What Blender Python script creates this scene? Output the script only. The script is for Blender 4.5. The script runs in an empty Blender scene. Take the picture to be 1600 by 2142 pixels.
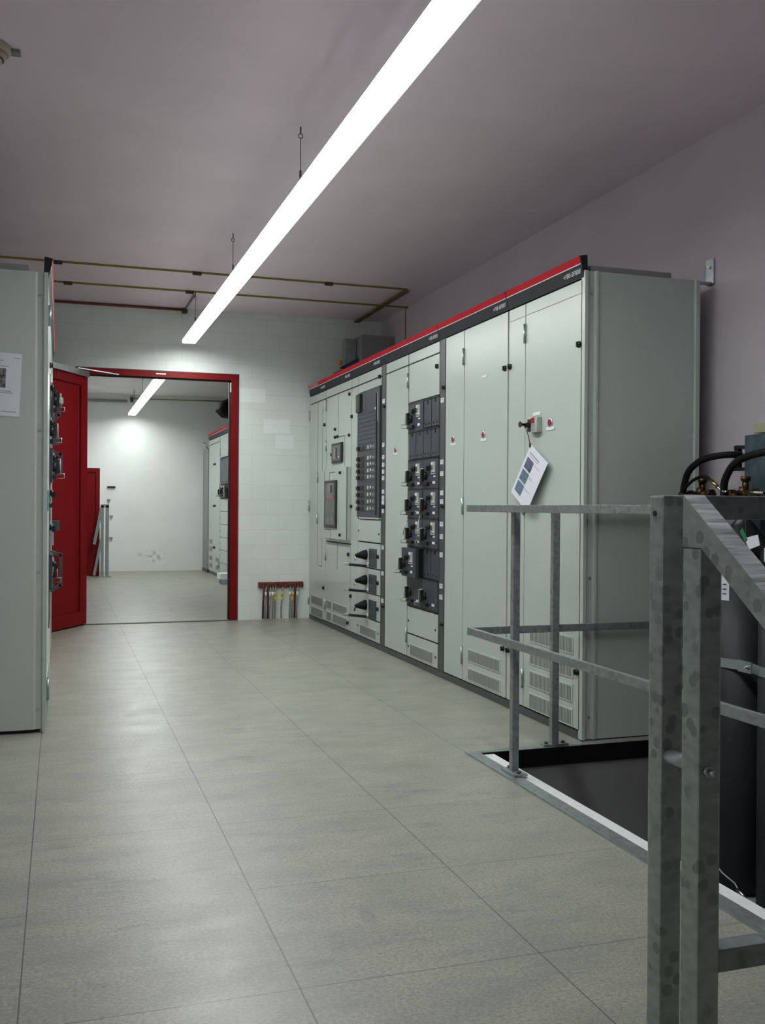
import bpy, bmesh, math, random
from mathutils import Vector, Matrix
random.seed(7)
S = bpy.context.scene
COL = S.collection

# ------------------------------------------------------------ camera
F_PX, YAW, PITCH, ROLL, CAM_H = 2053.55, 0.3170, -0.0043, 0.0068, 1.0871
cam = bpy.data.cameras.new('camera')
cam.sensor_fit = 'VERTICAL'; cam.sensor_height = 36.0; cam.sensor_width = 36.0 * 1600 / 2142
cam.lens = F_PX / 2142 * 36.0
cam.clip_start = 0.05; cam.clip_end = 60
co = bpy.data.objects.new('camera', cam); COL.objects.link(co)
fw = Vector((math.sin(YAW) * math.cos(PITCH), math.cos(YAW) * math.cos(PITCH), math.sin(PITCH)))
r0 = Vector((math.cos(YAW), -math.sin(YAW), 0)); u0 = r0.cross(fw)
cr, sr = math.cos(ROLL), math.sin(ROLL)
rv = cr * r0 + sr * u0; uv = -sr * r0 + cr * u0
co.matrix_world = Matrix(((rv.x, uv.x, -fw.x, 0), (rv.y, uv.y, -fw.y, 0), (rv.z, uv.z, -fw.z, CAM_H), (0, 0, 0, 1)))
S.camera = co

# ------------------------------------------------------------ world, view
w = bpy.data.worlds.new('world'); S.world = w; w.use_nodes = True
w.node_tree.nodes['Background'].inputs[0].default_value = (0.5, 0.52, 0.6, 1)
w.node_tree.nodes['Background'].inputs[1].default_value = 0.02
S.view_settings.view_transform = 'Standard'; S.view_settings.look = 'None'
S.view_settings.gamma = 1.0; S.view_settings.exposure = 0.0
S.view_settings.use_curve_mapping = False
LAMP_E = 40.0          # opal diffuser of the strip luminaires
LAMP_SIDE = 7.0
LAMP_COL = (0.95, 1.0, 0.96)

# ------------------------------------------------------------ key planes (metres)
CEIL, XR, XL, YW, YF = 2.95, 3.05, -0.86, 9.38, 16.9
RX = 2.32           # front plane of the right row
LX = -0.06          # front plane of the left row
PIT = -0.56
HX0, HX1, HY0, HY1 = 1.722, XR, 1.2, 4.022

# ------------------------------------------------------------ materials
def nd(nt, t, **k):
    n = nt.nodes.new(t)
    for a, b in k.items(): setattr(n, a, b)
    return n
def mat(name, col, rough=0.5, metal=0.0, spec=0.5, noise=0.0, nscale=8.0, bump=0.0, bscale=60.0, col2=None, stretch=None, emit=None, es=0, coat=0, detail=3):
    m = bpy.data.materials.new(name); m.use_nodes = True
    nt = m.node_tree; b = nt.nodes['Principled BSDF']
    b.inputs['Base Color'].default_value = (*col, 1)
    b.inputs['Roughness'].default_value = rough
    b.inputs['Metallic'].default_value = metal
    b.inputs['Specular IOR Level'].default_value = spec
    if coat: b.inputs['Coat Weight'].default_value = coat
    tc = nd(nt, 'ShaderNodeTexCoord')
    src = tc.outputs['Object']
    if stretch:
        mp = nd(nt, 'ShaderNodeMapping'); mp.inputs['Scale'].default_value = stretch
        nt.links.new(src, mp.inputs[0]); src = mp.outputs[0]
    if noise:
        n = nd(nt, 'ShaderNodeTexNoise'); n.inputs['Scale'].default_value = nscale; n.inputs['Detail'].default_value = detail
        nt.links.new(src, n.inputs['Vector'])
        r = nd(nt, 'ShaderNodeValToRGB')
        c2 = col2 or tuple(c * (1 - noise) for c in col)
        r.color_ramp.elements[0].position = 0.35; r.color_ramp.elements[1].position = 0.65
        r.color_ramp.elements[0].color = (*c2, 1); r.color_ramp.elements[1].color = (*col, 1)
        nt.links.new(n.outputs[0], r.inputs[0]); nt.links.new(r.outputs[0], b.inputs['Base Color'])
    if bump:
        n = nd(nt, 'ShaderNodeTexNoise'); n.inputs['Scale'].default_value = bscale; n.inputs['Detail'].default_value = 3
        nt.links.new(src, n.inputs['Vector'])
        bp = nd(nt, 'ShaderNodeBump'); bp.inputs['Strength'].default_value = bump; bp.inputs['Distance'].default_value = 0.002
        nt.links.new(n.outputs[0], bp.inputs['Height']); nt.links.new(bp.outputs[0], b.inputs['Normal'])
    if emit:
        b.inputs['Emission Color'].default_value = (*emit, 1); b.inputs['Emission Strength'].default_value = es
    return m

CAB = mat('cabinet_paint', (0.50, 0.565, 0.53), 0.27, bump=0.12, bscale=350, noise=0.03, nscale=1.5)
CABIN = mat('gap_shade_and_joint', (0.05, 0.06, 0.06), 0.7, noise=0.1)  # dark colour for painted shade in the door gaps, and for joints
DARK = mat('anthracite_paint', (0.050, 0.062, 0.076), 0.38, noise=0.12, nscale=6)
DARKN = mat('dark_navy_fascia', (0.020, 0.023, 0.030), 0.55, spec=0.2, noise=0.1)
SLOT = mat('vent_slot_shade', (0.15, 0.155, 0.14), 0.7, noise=0.1)
DARKG = mat('anthracite_trim', (0.075, 0.082, 0.085), 0.45, noise=0.12, nscale=6)
BLK = mat('black_plastic', (0.012, 0.013, 0.014), 0.4, noise=0.15)
BLKM = mat('matt_black_rubber', (0.005, 0.005, 0.006), 0.6, spec=0.2, bump=0.3, bscale=90)
RED = mat('red_gloss_paint', (0.19, 0.001, 0.004), 0.45, spec=0.2, noise=0.06, nscale=3)
REDB = mat('red_fascia', (0.50, 0.003, 0.015), 0.6, spec=0.15, noise=0.05, nscale=5)
WHITE = mat('white_label', (0.80, 0.82, 0.84), 0.5, noise=0.05, nscale=30)
PAPER = mat('paper', (0.74, 0.76, 0.84), 0.7, noise=0.03, nscale=12)
PINKISH = mat('faded_red_lettering_plate', (0.62, 0.20, 0.22), 0.5, noise=0.35, nscale=40)
LETTER = mat('light_grey_lettering', (0.75, 0.76, 0.80), 0.5, noise=0.1)
LETD = mat('dark_print', (0.08, 0.08, 0.09), 0.6, noise=0.1)
LETM = mat('grey_print', (0.30, 0.30, 0.35), 0.6, noise=0.1)
PHO1 = mat('print_dark_blue', (0.030, 0.036, 0.085), 0.5, noise=0.8, nscale=60, col2=(0.14, 0.15, 0.24))
PHO2 = mat('print_blue', (0.055, 0.10, 0.16), 0.5, noise=0.8, nscale=50, col2=(0.16, 0.20, 0.28))
PHO3 = mat('print_pale_blue', (0.13, 0.20, 0.30), 0.5, noise=0.3, nscale=60)
PHO4 = mat('print_black_white', (0.02, 0.015, 0.03), 0.5, noise=0.9, nscale=55, col2=(0.30, 0.27, 0.27))
ZINCB = mat('bright_zinc', (0.68, 0.73, 0.77), 0.35, 0.35, noise=0.08, nscale=30)
CHROME = mat('chrome', (0.75, 0.76, 0.77), 0.18, 1.0, noise=0.05)
ZINC = mat('zinc_plate', (0.46, 0.52, 0.54), 0.35, 0.85, noise=0.15, nscale=20)
BRASS = mat('tarnished_brass', (0.13, 0.07, 0.028), 0.42, 0.85, noise=0.7, nscale=35)
BRASSN = mat('bright_brass', (0.55, 0.44, 0.18), 0.3, 1.0, noise=0.2, nscale=30)
LAMPR = mat('red_indicator', (0.45, 0.02, 0.04), 0.2, noise=0.1)
YEL = mat('yellow_plastic', (0.62, 0.50, 0.04), 0.5, noise=0.15)
YELC = mat('green_yellow_strip', (0.27, 0.235, 0.035), 0.5, noise=0.3, nscale=3)
YELD = mat('brown_clip', (0.08, 0.05, 0.03), 0.6, noise=0.3)
ORG = mat('orange_plastic', (0.65, 0.28, 0.03), 0.5, noise=0.1)
BLUE = mat('blue_plastic', (0.03, 0.06, 0.13), 0.5, noise=0.2)
BOXG = mat('grey_box_paint', (0.27, 0.27, 0.28), 0.5, noise=0.1)
PIPEB = mat('steel_blue_paint', (0.075, 0.115, 0.14), 0.4, noise=0.35, nscale=25)
CREAM = mat('cream_plastic', (0.42, 0.42, 0.28), 0.5, noise=0.1)
CYL = mat('cylinder_dark_grey', (0.026, 0.028, 0.033), 0.5, spec=0.3, noise=0.25, nscale=4, bump=0.1, bscale=80)
CYLT = mat('cylinder_black_shoulder', (0.010, 0.011, 0.012), 0.35, noise=0.2)
MAROON = mat('red_brown_paint', (0.22, 0.035, 0.025), 0.5, noise=0.4, nscale=30)
CLEARC = mat('clear_sheathed_braid', (0.36, 0.40, 0.39), 0.35, 0.3, noise=0.3, nscale=60)
DRED = mat('dark_red_sheath', (0.10, 0.012, 0.018), 0.5, noise=0.2)
GREEN = mat('green_tag', (0.02, 0.22, 0.11), 0.5, noise=0.15)
CREAMW = mat('detector_plastic', (0.42, 0.36, 0.30), 0.5, noise=0.1)
TEAL = mat('teal_plastic', (0.10, 0.36, 0.36), 0.5, noise=0.1)
WHITEST = mat('white_ledge', (0.80, 0.82, 0.84), 0.45, noise=0.06, nscale=30)  # even white colour of the inner ledge
PITM = mat('pit_grey_paint', (0.31, 0.315, 0.31), 0.8, noise=0.2, nscale=2)
HOUS = mat('white_sheet_housing', (0.78, 0.78, 0.78), 0.4, noise=0.03)
WOODB = mat('card_white_blue', (0.55, 0.60, 0.64), 0.6, noise=0.1)
WINDOW = mat('tinted_window', (0.020, 0.025, 0.030), 0.2, coat=0.3, noise=0.3, nscale=20)
DIFF = mat('opal_diffuser', (0.9, 0.9, 0.9), 0.5, emit=LAMP_COL, es=LAMP_E, noise=0.01)
DIFFS = mat('opal_diffuser_side', (0.9, 0.9, 0.9), 0.5, emit=LAMP_COL, es=LAMP_SIDE, noise=0.01)

def galv(name, base, lo, rough, voro=9.0):
    """hot-dip galvanised steel: large dull patches plus fine streaks"""
    m = bpy.data.materials.new(name); m.use_nodes = True; nt = m.node_tree; b = nt.nodes['Principled BSDF']
    tc = nd(nt, 'ShaderNodeTexCoord')
    n1 = nd(nt, 'ShaderNodeTexNoise'); n1.inputs['Scale'].default_value = 30; n1.inputs['Detail'].default_value = 5
    mp = nd(nt, 'ShaderNodeMapping'); mp.inputs['Scale'].default_value = (1, 1, 1.8)
    v = nd(nt, 'ShaderNodeTexVoronoi'); v.inputs['Scale'].default_value = voro * 3.2; v.feature = 'SMOOTH_F1'; v.inputs['Smoothness'].default_value = 0.2
    nt.links.new(tc.outputs['Object'], mp.inputs[0]); nt.links.new(mp.outputs[0], n1.inputs['Vector'])
    nt.links.new(tc.outputs['Object'], v.inputs['Vector'])
    rp = nd(nt, 'ShaderNodeValToRGB'); rp.color_ramp.elements[0].position = 0.33; rp.color_ramp.elements[1].position = 0.39
    rp.color_ramp.elements[0].color = (1, 1, 1, 1); rp.color_ramp.elements[1].color = (0, 0, 0, 1)
    nt.links.new(v.outputs['Distance'], rp.inputs[0])
    n2 = nd(nt, 'ShaderNodeTexNoise'); n2.inputs['Scale'].default_value = 5
    nt.links.new(tc.outputs['Object'], n2.inputs['Vector'])
    r2 = nd(nt, 'ShaderNodeValToRGB'); r2.color_ramp.elements[0].position = 0.36; r2.color_ramp.elements[1].position = 0.50
    nt.links.new(n2.outputs[0], r2.inputs[0])
    mul = nd(nt, 'ShaderNodeMath', operation='MULTIPLY'); nt.links.new(rp.outputs[0], mul.inputs[0]); nt.links.new(r2.outputs[0], mul.inputs[1])
    rc = nd(nt, 'ShaderNodeValToRGB'); rc.color_ramp.elements[0].position = 0.3; rc.color_ramp.elements[1].position = 0.7
    rc.color_ramp.elements[0].color = (*[c * 0.72 for c in base], 1); rc.color_ramp.elements[1].color = (*base, 1)
    nt.links.new(n1.outputs[0], rc.inputs[0])
    mx = nd(nt, 'ShaderNodeMix', data_type='RGBA'); mx.inputs[7].default_value = (*lo, 1)
    nt.links.new(mul.outputs[0], mx.inputs[0]); nt.links.new(rc.outputs[0], mx.inputs[6])
    nt.links.new(mx.outputs[2], b.inputs['Base Color'])
    b.inputs['Metallic'].default_value = 0.55; b.inputs['Roughness'].default_value = rough
    bp = nd(nt, 'ShaderNodeBump'); bp.inputs['Strength'].default_value = 0.25; bp.inputs['Distance'].default_value = 0.002
    nt.links.new(n1.outputs[0], bp.inputs['Height']); nt.links.new(bp.outputs[0], b.inputs['Normal'])
    return m
GALV = galv('galvanised_steel', (0.52, 0.58, 0.555), (0.29, 0.33, 0.32), 0.40)
GALVD = galv('galvanised_steel_worn', (0.35, 0.40, 0.40), (0.24, 0.27, 0.28), 0.34, 12)
GALVT = mat('lit_top_zinc_streaks', (0.82, 0.88, 0.90), 0.4, 0.2, noise=0.8, nscale=12, col2=(0.26, 0.275, 0.30), stretch=(.6, 6, 6), detail=7)  # zinc streaks, with lamp light on the rail's top painted into the colour

def floor_mat():
    m = bpy.data.materials.new('floor_tiles'); m.use_nodes = True; nt = m.node_tree; b = nt.nodes['Principled BSDF']; L = nt.links.new
    tc = nd(nt, 'ShaderNodeTexCoord'); sep = nd(nt, 'ShaderNodeSeparateXYZ'); L(tc.outputs['Object'], sep.inputs[0])
    def M(op, a, bb=None, c=None):
        n = nd(nt, 'ShaderNodeMath', operation=op)
        for i, v in enumerate((a, bb, c)):
            if v is None: continue
            if isinstance(v, (int, float)): n.inputs[i].default_value = v
            else: L(v, n.inputs[i])
        return n.outputs[0]
    def seam(axis, off, half):
        t = M('SUBTRACT', sep.outputs[axis], off); t = M('DIVIDE', t, 0.6); t = M('FRACT', M('ADD', t, 100.5)); t = M('ABSOLUTE', M('SUBTRACT', t, 0.5))
        return M('LESS_THAN', t, half / 0.6)
    def noise(scale, sc, detail=4, rough=0.5, off=0):
        mp = nd(nt, 'ShaderNodeMapping'); mp.inputs['Scale'].default_value = sc; mp.inputs['Location'].default_value = (off, off, 0)
        L(tc.outputs['Object'], mp.inputs[0])
        n = nd(nt, 'ShaderNodeTexNoise'); n.inputs['Scale'].default_value = scale; n.inputs['Detail'].default_value = detail; n.inputs['Roughness'].default_value = rough
        L(mp.outputs[0], n.inputs['Vector']); return n.outputs[0]
    def ramp(v, a, b_, ca=0.0, cb=1.0):
        r = nd(nt, 'ShaderNodeValToRGB'); r.color_ramp.elements[0].position = a; r.color_ramp.elements[1].position = b_
        ca = (ca,) * 3 if not isinstance(ca, tuple) else ca; cb = (cb,) * 3 if not isinstance(cb, tuple) else cb
        r.color_ramp.elements[0].color = (*ca, 1); r.color_ramp.elements[1].color = (*cb, 1); L(v, r.inputs[0]); return r.outputs[0]
    base = ramp(noise(3.0, (1, 2.2, 1), 5, 0.6), 0.33, 0.67, (0.285, 0.292, 0.245), (0.40, 0.388, 0.325))
    def mix(f, a, c):
        n = nd(nt, 'ShaderNodeMix', data_type='RGBA'); L(f, n.inputs[0]) if not isinstance(f, float) else setattr(n.inputs[0], 'default_value', f)
        L(a, n.inputs[6]); n.inputs[7].default_value = (*c, 1); return n.outputs[2]
    fine = ramp(noise(120, (0.8, 1, 1), 4, 0.8), 0.42, 0.62, 0.0, 0.8)
    c = mix(fine, base, (0.17, 0.175, 0.15))
    wide = ramp(noise(2.6, (0.6, 1.6, 1), 3, 0.6, 9.0), 0.36, 0.66, 0.25, 1.0)
    fleck = M('MULTIPLY', ramp(noise(8, (0.55, 2.0, 1), 9, 0.86, 3.0), 0.52, 0.60), wide)
    c = mix(M('MULTIPLY', fleck, 0.6), c, (0.12, 0.135, 0.14))
    spot = M('MULTIPLY', ramp(noise(95, (0.45, 1.4, 1), 4, 0.7, 5.0), 0.60, 0.70), wide)
    c = mix(M('MULTIPLY', spot, 0.6), c, (0.10, 0.11, 0.11))
    # a shoe scuff on the tile in front of the viewer
    v = nd(nt, 'ShaderNodeVectorMath', operation='SUBTRACT'); L(tc.outputs['Object'], v.inputs[0]); v.inputs[1].default_value = (0.785, 2.49, 0)
    v2 = nd(nt, 'ShaderNodeVectorMath', operation='MULTIPLY'); L(v.outputs[0], v2.inputs[0]); v2.inputs[1].default_value = (36, 13, 0)
    v3 = nd(nt, 'ShaderNodeVectorMath', operation='LENGTH'); L(v2.outputs[0], v3.inputs[0])
    c = mix(M('MULTIPLY', ramp(v3.outputs['Value'], 0.45, 1.0, 1.0, 0.0), 0.35), c, (0.14, 0.145, 0.13))
    pale = ramp(noise(22, (0.6, 2.4, 1), 5, 0.7, 7.7), 0.60, 0.72, 0.0, 0.5)
    c = mix(pale, c, (0.47, 0.46, 0.41))
    sx = M('MULTIPLY', seam(0, -0.0802, 0.0017), 0.92)
    col = M('FLOOR', M('DIVIDE', M('ADD', sep.outputs[0], 0.0802), 0.6))
    row = M('ROUND', M('DIVIDE', M('SUBTRACT', sep.outputs[1], 2.1572), 0.6))
    hid = M('MULTIPLY', M('COMPARE', col, 0.0, 0.1), M('COMPARE', row, 1.0, 0.1))
    sty = M('MULTIPLY', M('MAXIMUM', M('SUBTRACT', 0.95, M('MULTIPLY', row, 0.09)), 0.3), M('SUBTRACT', 1.0, M('MULTIPLY', hid, 0.92)))
    sy = M('MULTIPLY', seam(1, 2.1572, 0.0014), sty)
    c = mix(M('MAXIMUM', sx, sy), c, (0.07, 0.06, 0.052))
    L(c, b.inputs['Base Color'])
    L(ramp(noise(5, (1, 1, 1)), 0.3, 0.7, 0.33, 0.42), b.inputs['Roughness'])
    b.inputs['Specular IOR Level'].default_value = 0.6
    bp = nd(nt, 'ShaderNodeBump'); bp.inputs['Strength'].default_value = 0.15; bp.inputs['Distance'].default_value = 0.002
    L(noise(90, (1, 1, 1)), bp.inputs['Height']); L(bp.outputs[0], b.inputs['Normal'])
    return m
FLOORM = floor_mat()

def wall_mat(name, col, brick=False, stain=False, bumpk=0.35):
    m = bpy.data.materials.new(name); m.use_nodes = True; nt = m.node_tree; b = nt.nodes['Principled BSDF']; L = nt.links.new
    tc = nd(nt, 'ShaderNodeTexCoord')
    n = nd(nt, 'ShaderNodeTexNoise'); n.inputs['Scale'].default_value = 2.2; n.inputs['Detail'].default_value = 6
    L(tc.outputs['Object'], n.inputs['Vector'])
    r = nd(nt, 'ShaderNodeValToRGB'); r.color_ramp.elements[0].position = 0.3; r.color_ramp.elements[1].position = 0.7
    r.color_ramp.elements[0].color = (*[c * 0.93 for c in col], 1); r.color_ramp.elements[1].color = (*col, 1)
    L(n.outputs[0], r.inputs[0]); c = r.outputs[0]
    n2 = nd(nt, 'ShaderNodeTexNoise'); n2.inputs['Scale'].default_value = 160; n2.inputs['Detail'].default_value = 4
    L(tc.outputs['Object'], n2.inputs['Vector'])
    h = n2.outputs[0]
    if brick:
        sp = nd(nt, 'ShaderNodeSeparateXYZ'); L(tc.outputs['Object'], sp.inputs[0])
        cb = nd(nt, 'ShaderNodeCombineXYZ'); L(sp.outputs[0], cb.inputs[0]); L(sp.outputs[2], cb.inputs[1])
        # wobble the joints a little
        nn = nd(nt, 'ShaderNodeTexNoise'); nn.inputs['Scale'].default_value = 6; L(cb.outputs[0], nn.inputs['Vector'])
        va = nd(nt, 'ShaderNodeVectorMath', operation='MULTIPLY_ADD'); va.inputs[1].default_value = (0.012, 0.012, 0); L(nn.outputs['Color'], va.inputs[0]); L(cb.outputs[0], va.inputs[2])
        bk = nd(nt, 'ShaderNodeTexBrick'); L(va.outputs[0], bk.inputs['Vector'])
        bk.inputs['Scale'].default_value = 1.0; bk.inputs['Brick Width'].default_value = 0.27; bk.inputs['Row Height'].default_value = 0.145
        bk.inputs['Mortar Size'].default_value = 0.004; bk.inputs['Mortar Smooth'].default_value = 0.6
        bk.inputs['Color1'].default_value = (1, 1, 1, 1); bk.inputs['Color2'].default_value = (0.965, 0.965, 0.965, 1); bk.inputs['Mortar'].default_value = (0.90, 0.90, 0.89, 1)
        mx = nd(nt, 'ShaderNodeMix', data_type='RGBA', blend_type='MULTIPLY'); mx.inputs[0].default_value = 1.0
        L(c, mx.inputs[6]); L(bk.outputs['Color'], mx.inputs[7]); c = mx.outputs[2]
        sub = nd(nt, 'ShaderNodeMath', operation='MULTIPLY_ADD'); sub.inputs[1].default_value = -0.9; L(bk.outputs['Fac'], sub.inputs[0]); L(h, sub.inputs[2]); h = sub.outputs[0]
    if brick:
        for (px_, pz_, hw, hh) in ((1.99, 1.87, .13, .066), (2.07, 1.72, .09, .066), (1.75, 2.16, .13, .066)):
            mk = None
            for ax, cc, hf in ((0, px_, hw), (2, pz_, hh)):
                q = nd(nt, 'ShaderNodeMath', operation='SUBTRACT'); L(sp.outputs[ax], q.inputs[0]); q.inputs[1].default_value = cc
                q2 = nd(nt, 'ShaderNodeMath', operation='ABSOLUTE'); L(q.outputs[0], q2.inputs[0])
                q3 = nd(nt, 'ShaderNodeMath', operation='LESS_THAN'); L(q2.outputs[0], q3.inputs[0]); q3.inputs[1].default_value = hf
                if mk is None: mk = q3.outputs[0]
                else:
                    q4 = nd(nt, 'ShaderNodeMath', operation='MULTIPLY'); L(mk, q4.inputs[0]); L(q3.outputs[0], q4.inputs[1]); mk = q4.outputs[0]
            q5 = nd(nt, 'ShaderNodeMath', operation='MULTIPLY'); L(mk, q5.inputs[0]); q5.inputs[1].default_value = 0.6
            m3 = nd(nt, 'ShaderNodeMix', data_type='RGBA'); L(q5.outputs[0], m3.inputs[0]); L(c, m3.inputs[6]); m3.inputs[7].default_value = (0.90, 0.95, 0.97, 1); c = m3.outputs[2]
    if stain:
        # scattered scuffs low on the wall, stronger near one spot
        sp = nd(nt, 'ShaderNodeSeparateXYZ'); L(tc.outputs['Object'], sp.inputs[0])
        vd = nd(nt, 'ShaderNodeVectorMath', operation='SUBTRACT'); vd.inputs[1].default_value = (1.47, 0, 0.24)
        cb = nd(nt, 'ShaderNodeCombineXYZ'); L(sp.outputs[0], cb.inputs[0]); L(sp.outputs[2], cb.inputs[2]); L(cb.outputs[0], vd.inputs[0])
        vs = nd(nt, 'ShaderNodeVectorMath', operation='MULTIPLY'); vs.inputs[1].default_value = (3.2, 0, 7.5); L(vd.outputs[0], vs.inputs[0])
        ln = nd(nt, 'ShaderNodeVectorMath', operation='LENGTH'); L(vs.outputs[0], ln.inputs[0])
        rr = nd(nt, 'ShaderNodeValToRGB'); rr.color_ramp.elements[0].color = (1, 1, 1, 1); rr.color_ramp.elements[1].color = (0, 0, 0, 1); rr.color_ramp.elements[1].position = 0.95
        L(ln.outputs['Value'], rr.inputs[0])
        n3 = nd(nt, 'ShaderNodeTexNoise'); n3.inputs['Scale'].default_value = 13; n3.inputs['Detail'].default_value = 6; L(cb.outputs[0], n3.inputs['Vector'])
        r3 = nd(nt, 'ShaderNodeValToRGB'); r3.color_ramp.elements[0].position = 0.50; r3.color_ramp.elements[1].position = 0.60; L(n3.outputs[0], r3.inputs[0])
        ml = nd(nt, 'ShaderNodeMath', operation='MULTIPLY'); L(rr.outputs[0], ml.inputs[0]); L(r3.outputs[0], ml.inputs[1])
        m2 = nd(nt, 'ShaderNodeMix', data_type='RGBA'); L(ml.outputs[0], m2.inputs[0]); L(c, m2.inputs[6]); m2.inputs[7].default_value = (0.33, 0.33, 0.29, 1); c = m2.outputs[2]
    L(c, b.inputs['Base Color']); b.inputs['Roughness'].default_value = 0.75; b.inputs['Specular IOR Level'].default_value = 0.25
    bp = nd(nt, 'ShaderNodeBump'); bp.inputs['Strength'].default_value = bumpk; bp.inputs['Distance'].default_value = 0.003
    L(h, bp.inputs['Height']); L(bp.outputs[0], b.inputs['Normal'])
    return m
WALLB = wall_mat('painted_blockwork', (0.80, 0.85, 0.835), brick=True)
WALLF = wall_mat('far_painted_wall', (0.83, 0.86, 0.85), stain=True)
WALLP = wall_mat('plaster_wall', (0.60, 0.55, 0.61))
CEILM = wall_mat('ceiling_plaster', (0.87, 0.745, 0.83), bumpk=0.15)
CEILM2 = wall_mat('ceiling_plaster_far', (0.76, 0.74, 0.72), bumpk=0.15)

# ------------------------------------------------------------ mesh helpers
class MB:
    def __init__(s): s.bm = bmesh.new(); s.mi = 0
    def _f(s, vs):
        f = s.bm.faces.new(vs); f.material_index = s.mi; return f
    def box(s, x0, x1, y0, y1, z0, z1, bev=0):
        x0, x1 = sorted((x0, x1)); y0, y1 = sorted((y0, y1)); z0, z1 = sorted((z0, z1))
        v = [s.bm.verts.new(p) for p in ((x0, y0, z0), (x1, y0, z0), (x1, y1, z0), (x0, y1, z0), (x0, y0, z1), (x1, y0, z1), (x1, y1, z1), (x0, y1, z1))]
        fs = [s._f([v[i] for i in q]) for q in ((0, 3, 2, 1), (4, 5, 6, 7), (0, 1, 5, 4), (1, 2, 6, 5), (2, 3, 7, 6), (3, 0, 4, 7))]
        if bev:
            es = list({e for f in fs for e in f.edges})
            bmesh.ops.bevel(s.bm, geom=es, offset=bev, segments=2, affect='EDGES', profile=0.6)
        return s
    def quad(s, *ps): s._f([s.bm.verts.new(p) for p in ps]); return s
    def tube(s, pts, r, n=10, cap=True):
        pts = [Vector(p) for p in pts]; rings = []
        rr = r if isinstance(r, (list, tuple)) else [r] * len(pts)
        prev = None
        for i, p in enumerate(pts):
            if i == 0: d = pts[1] - p
            elif i == len(pts) - 1: d = p - pts[i - 1]
            else: d = (pts[i + 1] - p).normalized() + (p - pts[i - 1]).normalized()
            d.normalize()
            if prev is None:
                a = Vector((0, 0, 1)) if abs(d.z) < 0.9 else Vector((1, 0, 0))
                u = d.cross(a).normalized()
            else:
                u = prev - d * prev.dot(d); u.normalize()
            prev = u; w_ = d.cross(u)
            rings.append([s.bm.verts.new(p + rr[i] * (math.cos(2 * math.pi * k / n) * u + math.sin(2 * math.pi * k / n) * w_)) for k in range(n)])
        for a, b in zip(rings, rings[1:]):
            for k in range(n):
                f = s._f([a[k], a[(k + 1) % n], b[(k + 1) % n], b[k]]); f.smooth = True
        if cap:
            s._f(rings[0][::-1]); s._f(rings[-1])
        return s
    def bar(s, a, b, w_, h, up=(0, 0, 1)):
        """rectangular bar from a to b: w_ across, h along the up side"""
        a, b = Vector(a), Vector(b); d = (b - a).normalized(); sd = d.cross(Vector(up)).normalized(); u = sd.cross(d)
        P = [[p + sd * (w_ / 2 * i) + u * (h / 2 * j) for i, j in ((-1, -1), (1, -1), (1, 1), (-1, 1))] for p in (a, b)]
        A = [s.bm.verts.new(p) for p in P[0]]; B = [s.bm.verts.new(p) for p in P[1]]
        s._f(A[::-1]); s._f(B)
        for k in range(4): s._f([A[k], A[(k + 1) % 4], B[(k + 1) % 4], B[k]])
        return s
    def prism(s, pts, vec):
        vec = Vector(vec); A = [s.bm.verts.new(p) for p in pts]; B = [s.bm.verts.new(Vector(p) + vec) for p in pts]
        s._f(A[::-1]); s._f(B); n = len(A)
        for k in range(n): s._f([A[k], A[(k + 1) % n], B[(k + 1) % n], B[k]])
        return s
    def build(s, name, mats, parent=None, loc=(0, 0, 0), smooth_bevel=0):
        loc = Vector(loc) if parent is None else Vector(parent_world(parent))
        bmesh.ops.recalc_face_normals(s.bm, faces=s.bm.faces[:])
        bmesh.ops.translate(s.bm, verts=s.bm.verts[:], vec=-loc)
        me = bpy.data.meshes.new(name); s.bm.to_mesh(me); s.bm.free()
        for m in (mats if isinstance(mats, (list, tuple)) else [mats]): me.materials.append(m)
        o = bpy.data.objects.new(name, me); COL.objects.link(o)
        if parent: o.parent = parent
        else: o.location = loc
        if smooth_bevel:
            b = o.modifiers.new('bevel', 'BEVEL'); b.width = smooth_bevel; b.segments = 2; b.limit_method = 'ANGLE'
        return o
def parent_world(o):
    v = Vector((0, 0, 0))
    while o is not None: v += o.location; o = o.parent
    return v
def tag(o, label, cat, group=None, kind=None):
    if label: o['label'] = label
    if cat: o['category'] = cat
    if group: o['group'] = group
    if kind: o['kind'] = kind
    return o
def thing(name, loc, label, cat, group=None):
    o = bpy.data.objects.new(name, None); COL.objects.link(o); o.location = loc; o.empty_display_size = 0.05
    return tag(o, label, cat, group)
def struct(o, label=None, cat=None): o['kind'] = 'structure'; return tag(o, label, cat)
def lettering(text, size, mtx, mat_, parent, name='lettering', align='LEFT'):
    cu = bpy.data.curves.new(name, 'FONT'); cu.body = text; cu.size = size; cu.align_x = align; cu.extrude = 0.0004
    tmp = bpy.data.objects.new('tmp', cu); COL.objects.link(tmp)
    dg = bpy.context.evaluated_depsgraph_get(); me = bpy.data.meshes.new_from_object(tmp.evaluated_get(dg))
    bpy.data.objects.remove(tmp)
    me.transform(mtx); me.transform(Matrix.Translation(-parent_world(parent)))
    me.materials.clear(); me.materials.append(mat_)
    o = bpy.data.objects.new(name, me); COL.objects.link(o); o.parent = parent
    return o

# ============================================================ SETTING
def slab(name, x0, x1, y0, y1, z0, z1, m, label, cat):
    return struct(MB().box(x0, x1, y0, y1, z0, z1).build(name, m), label, cat)
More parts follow.
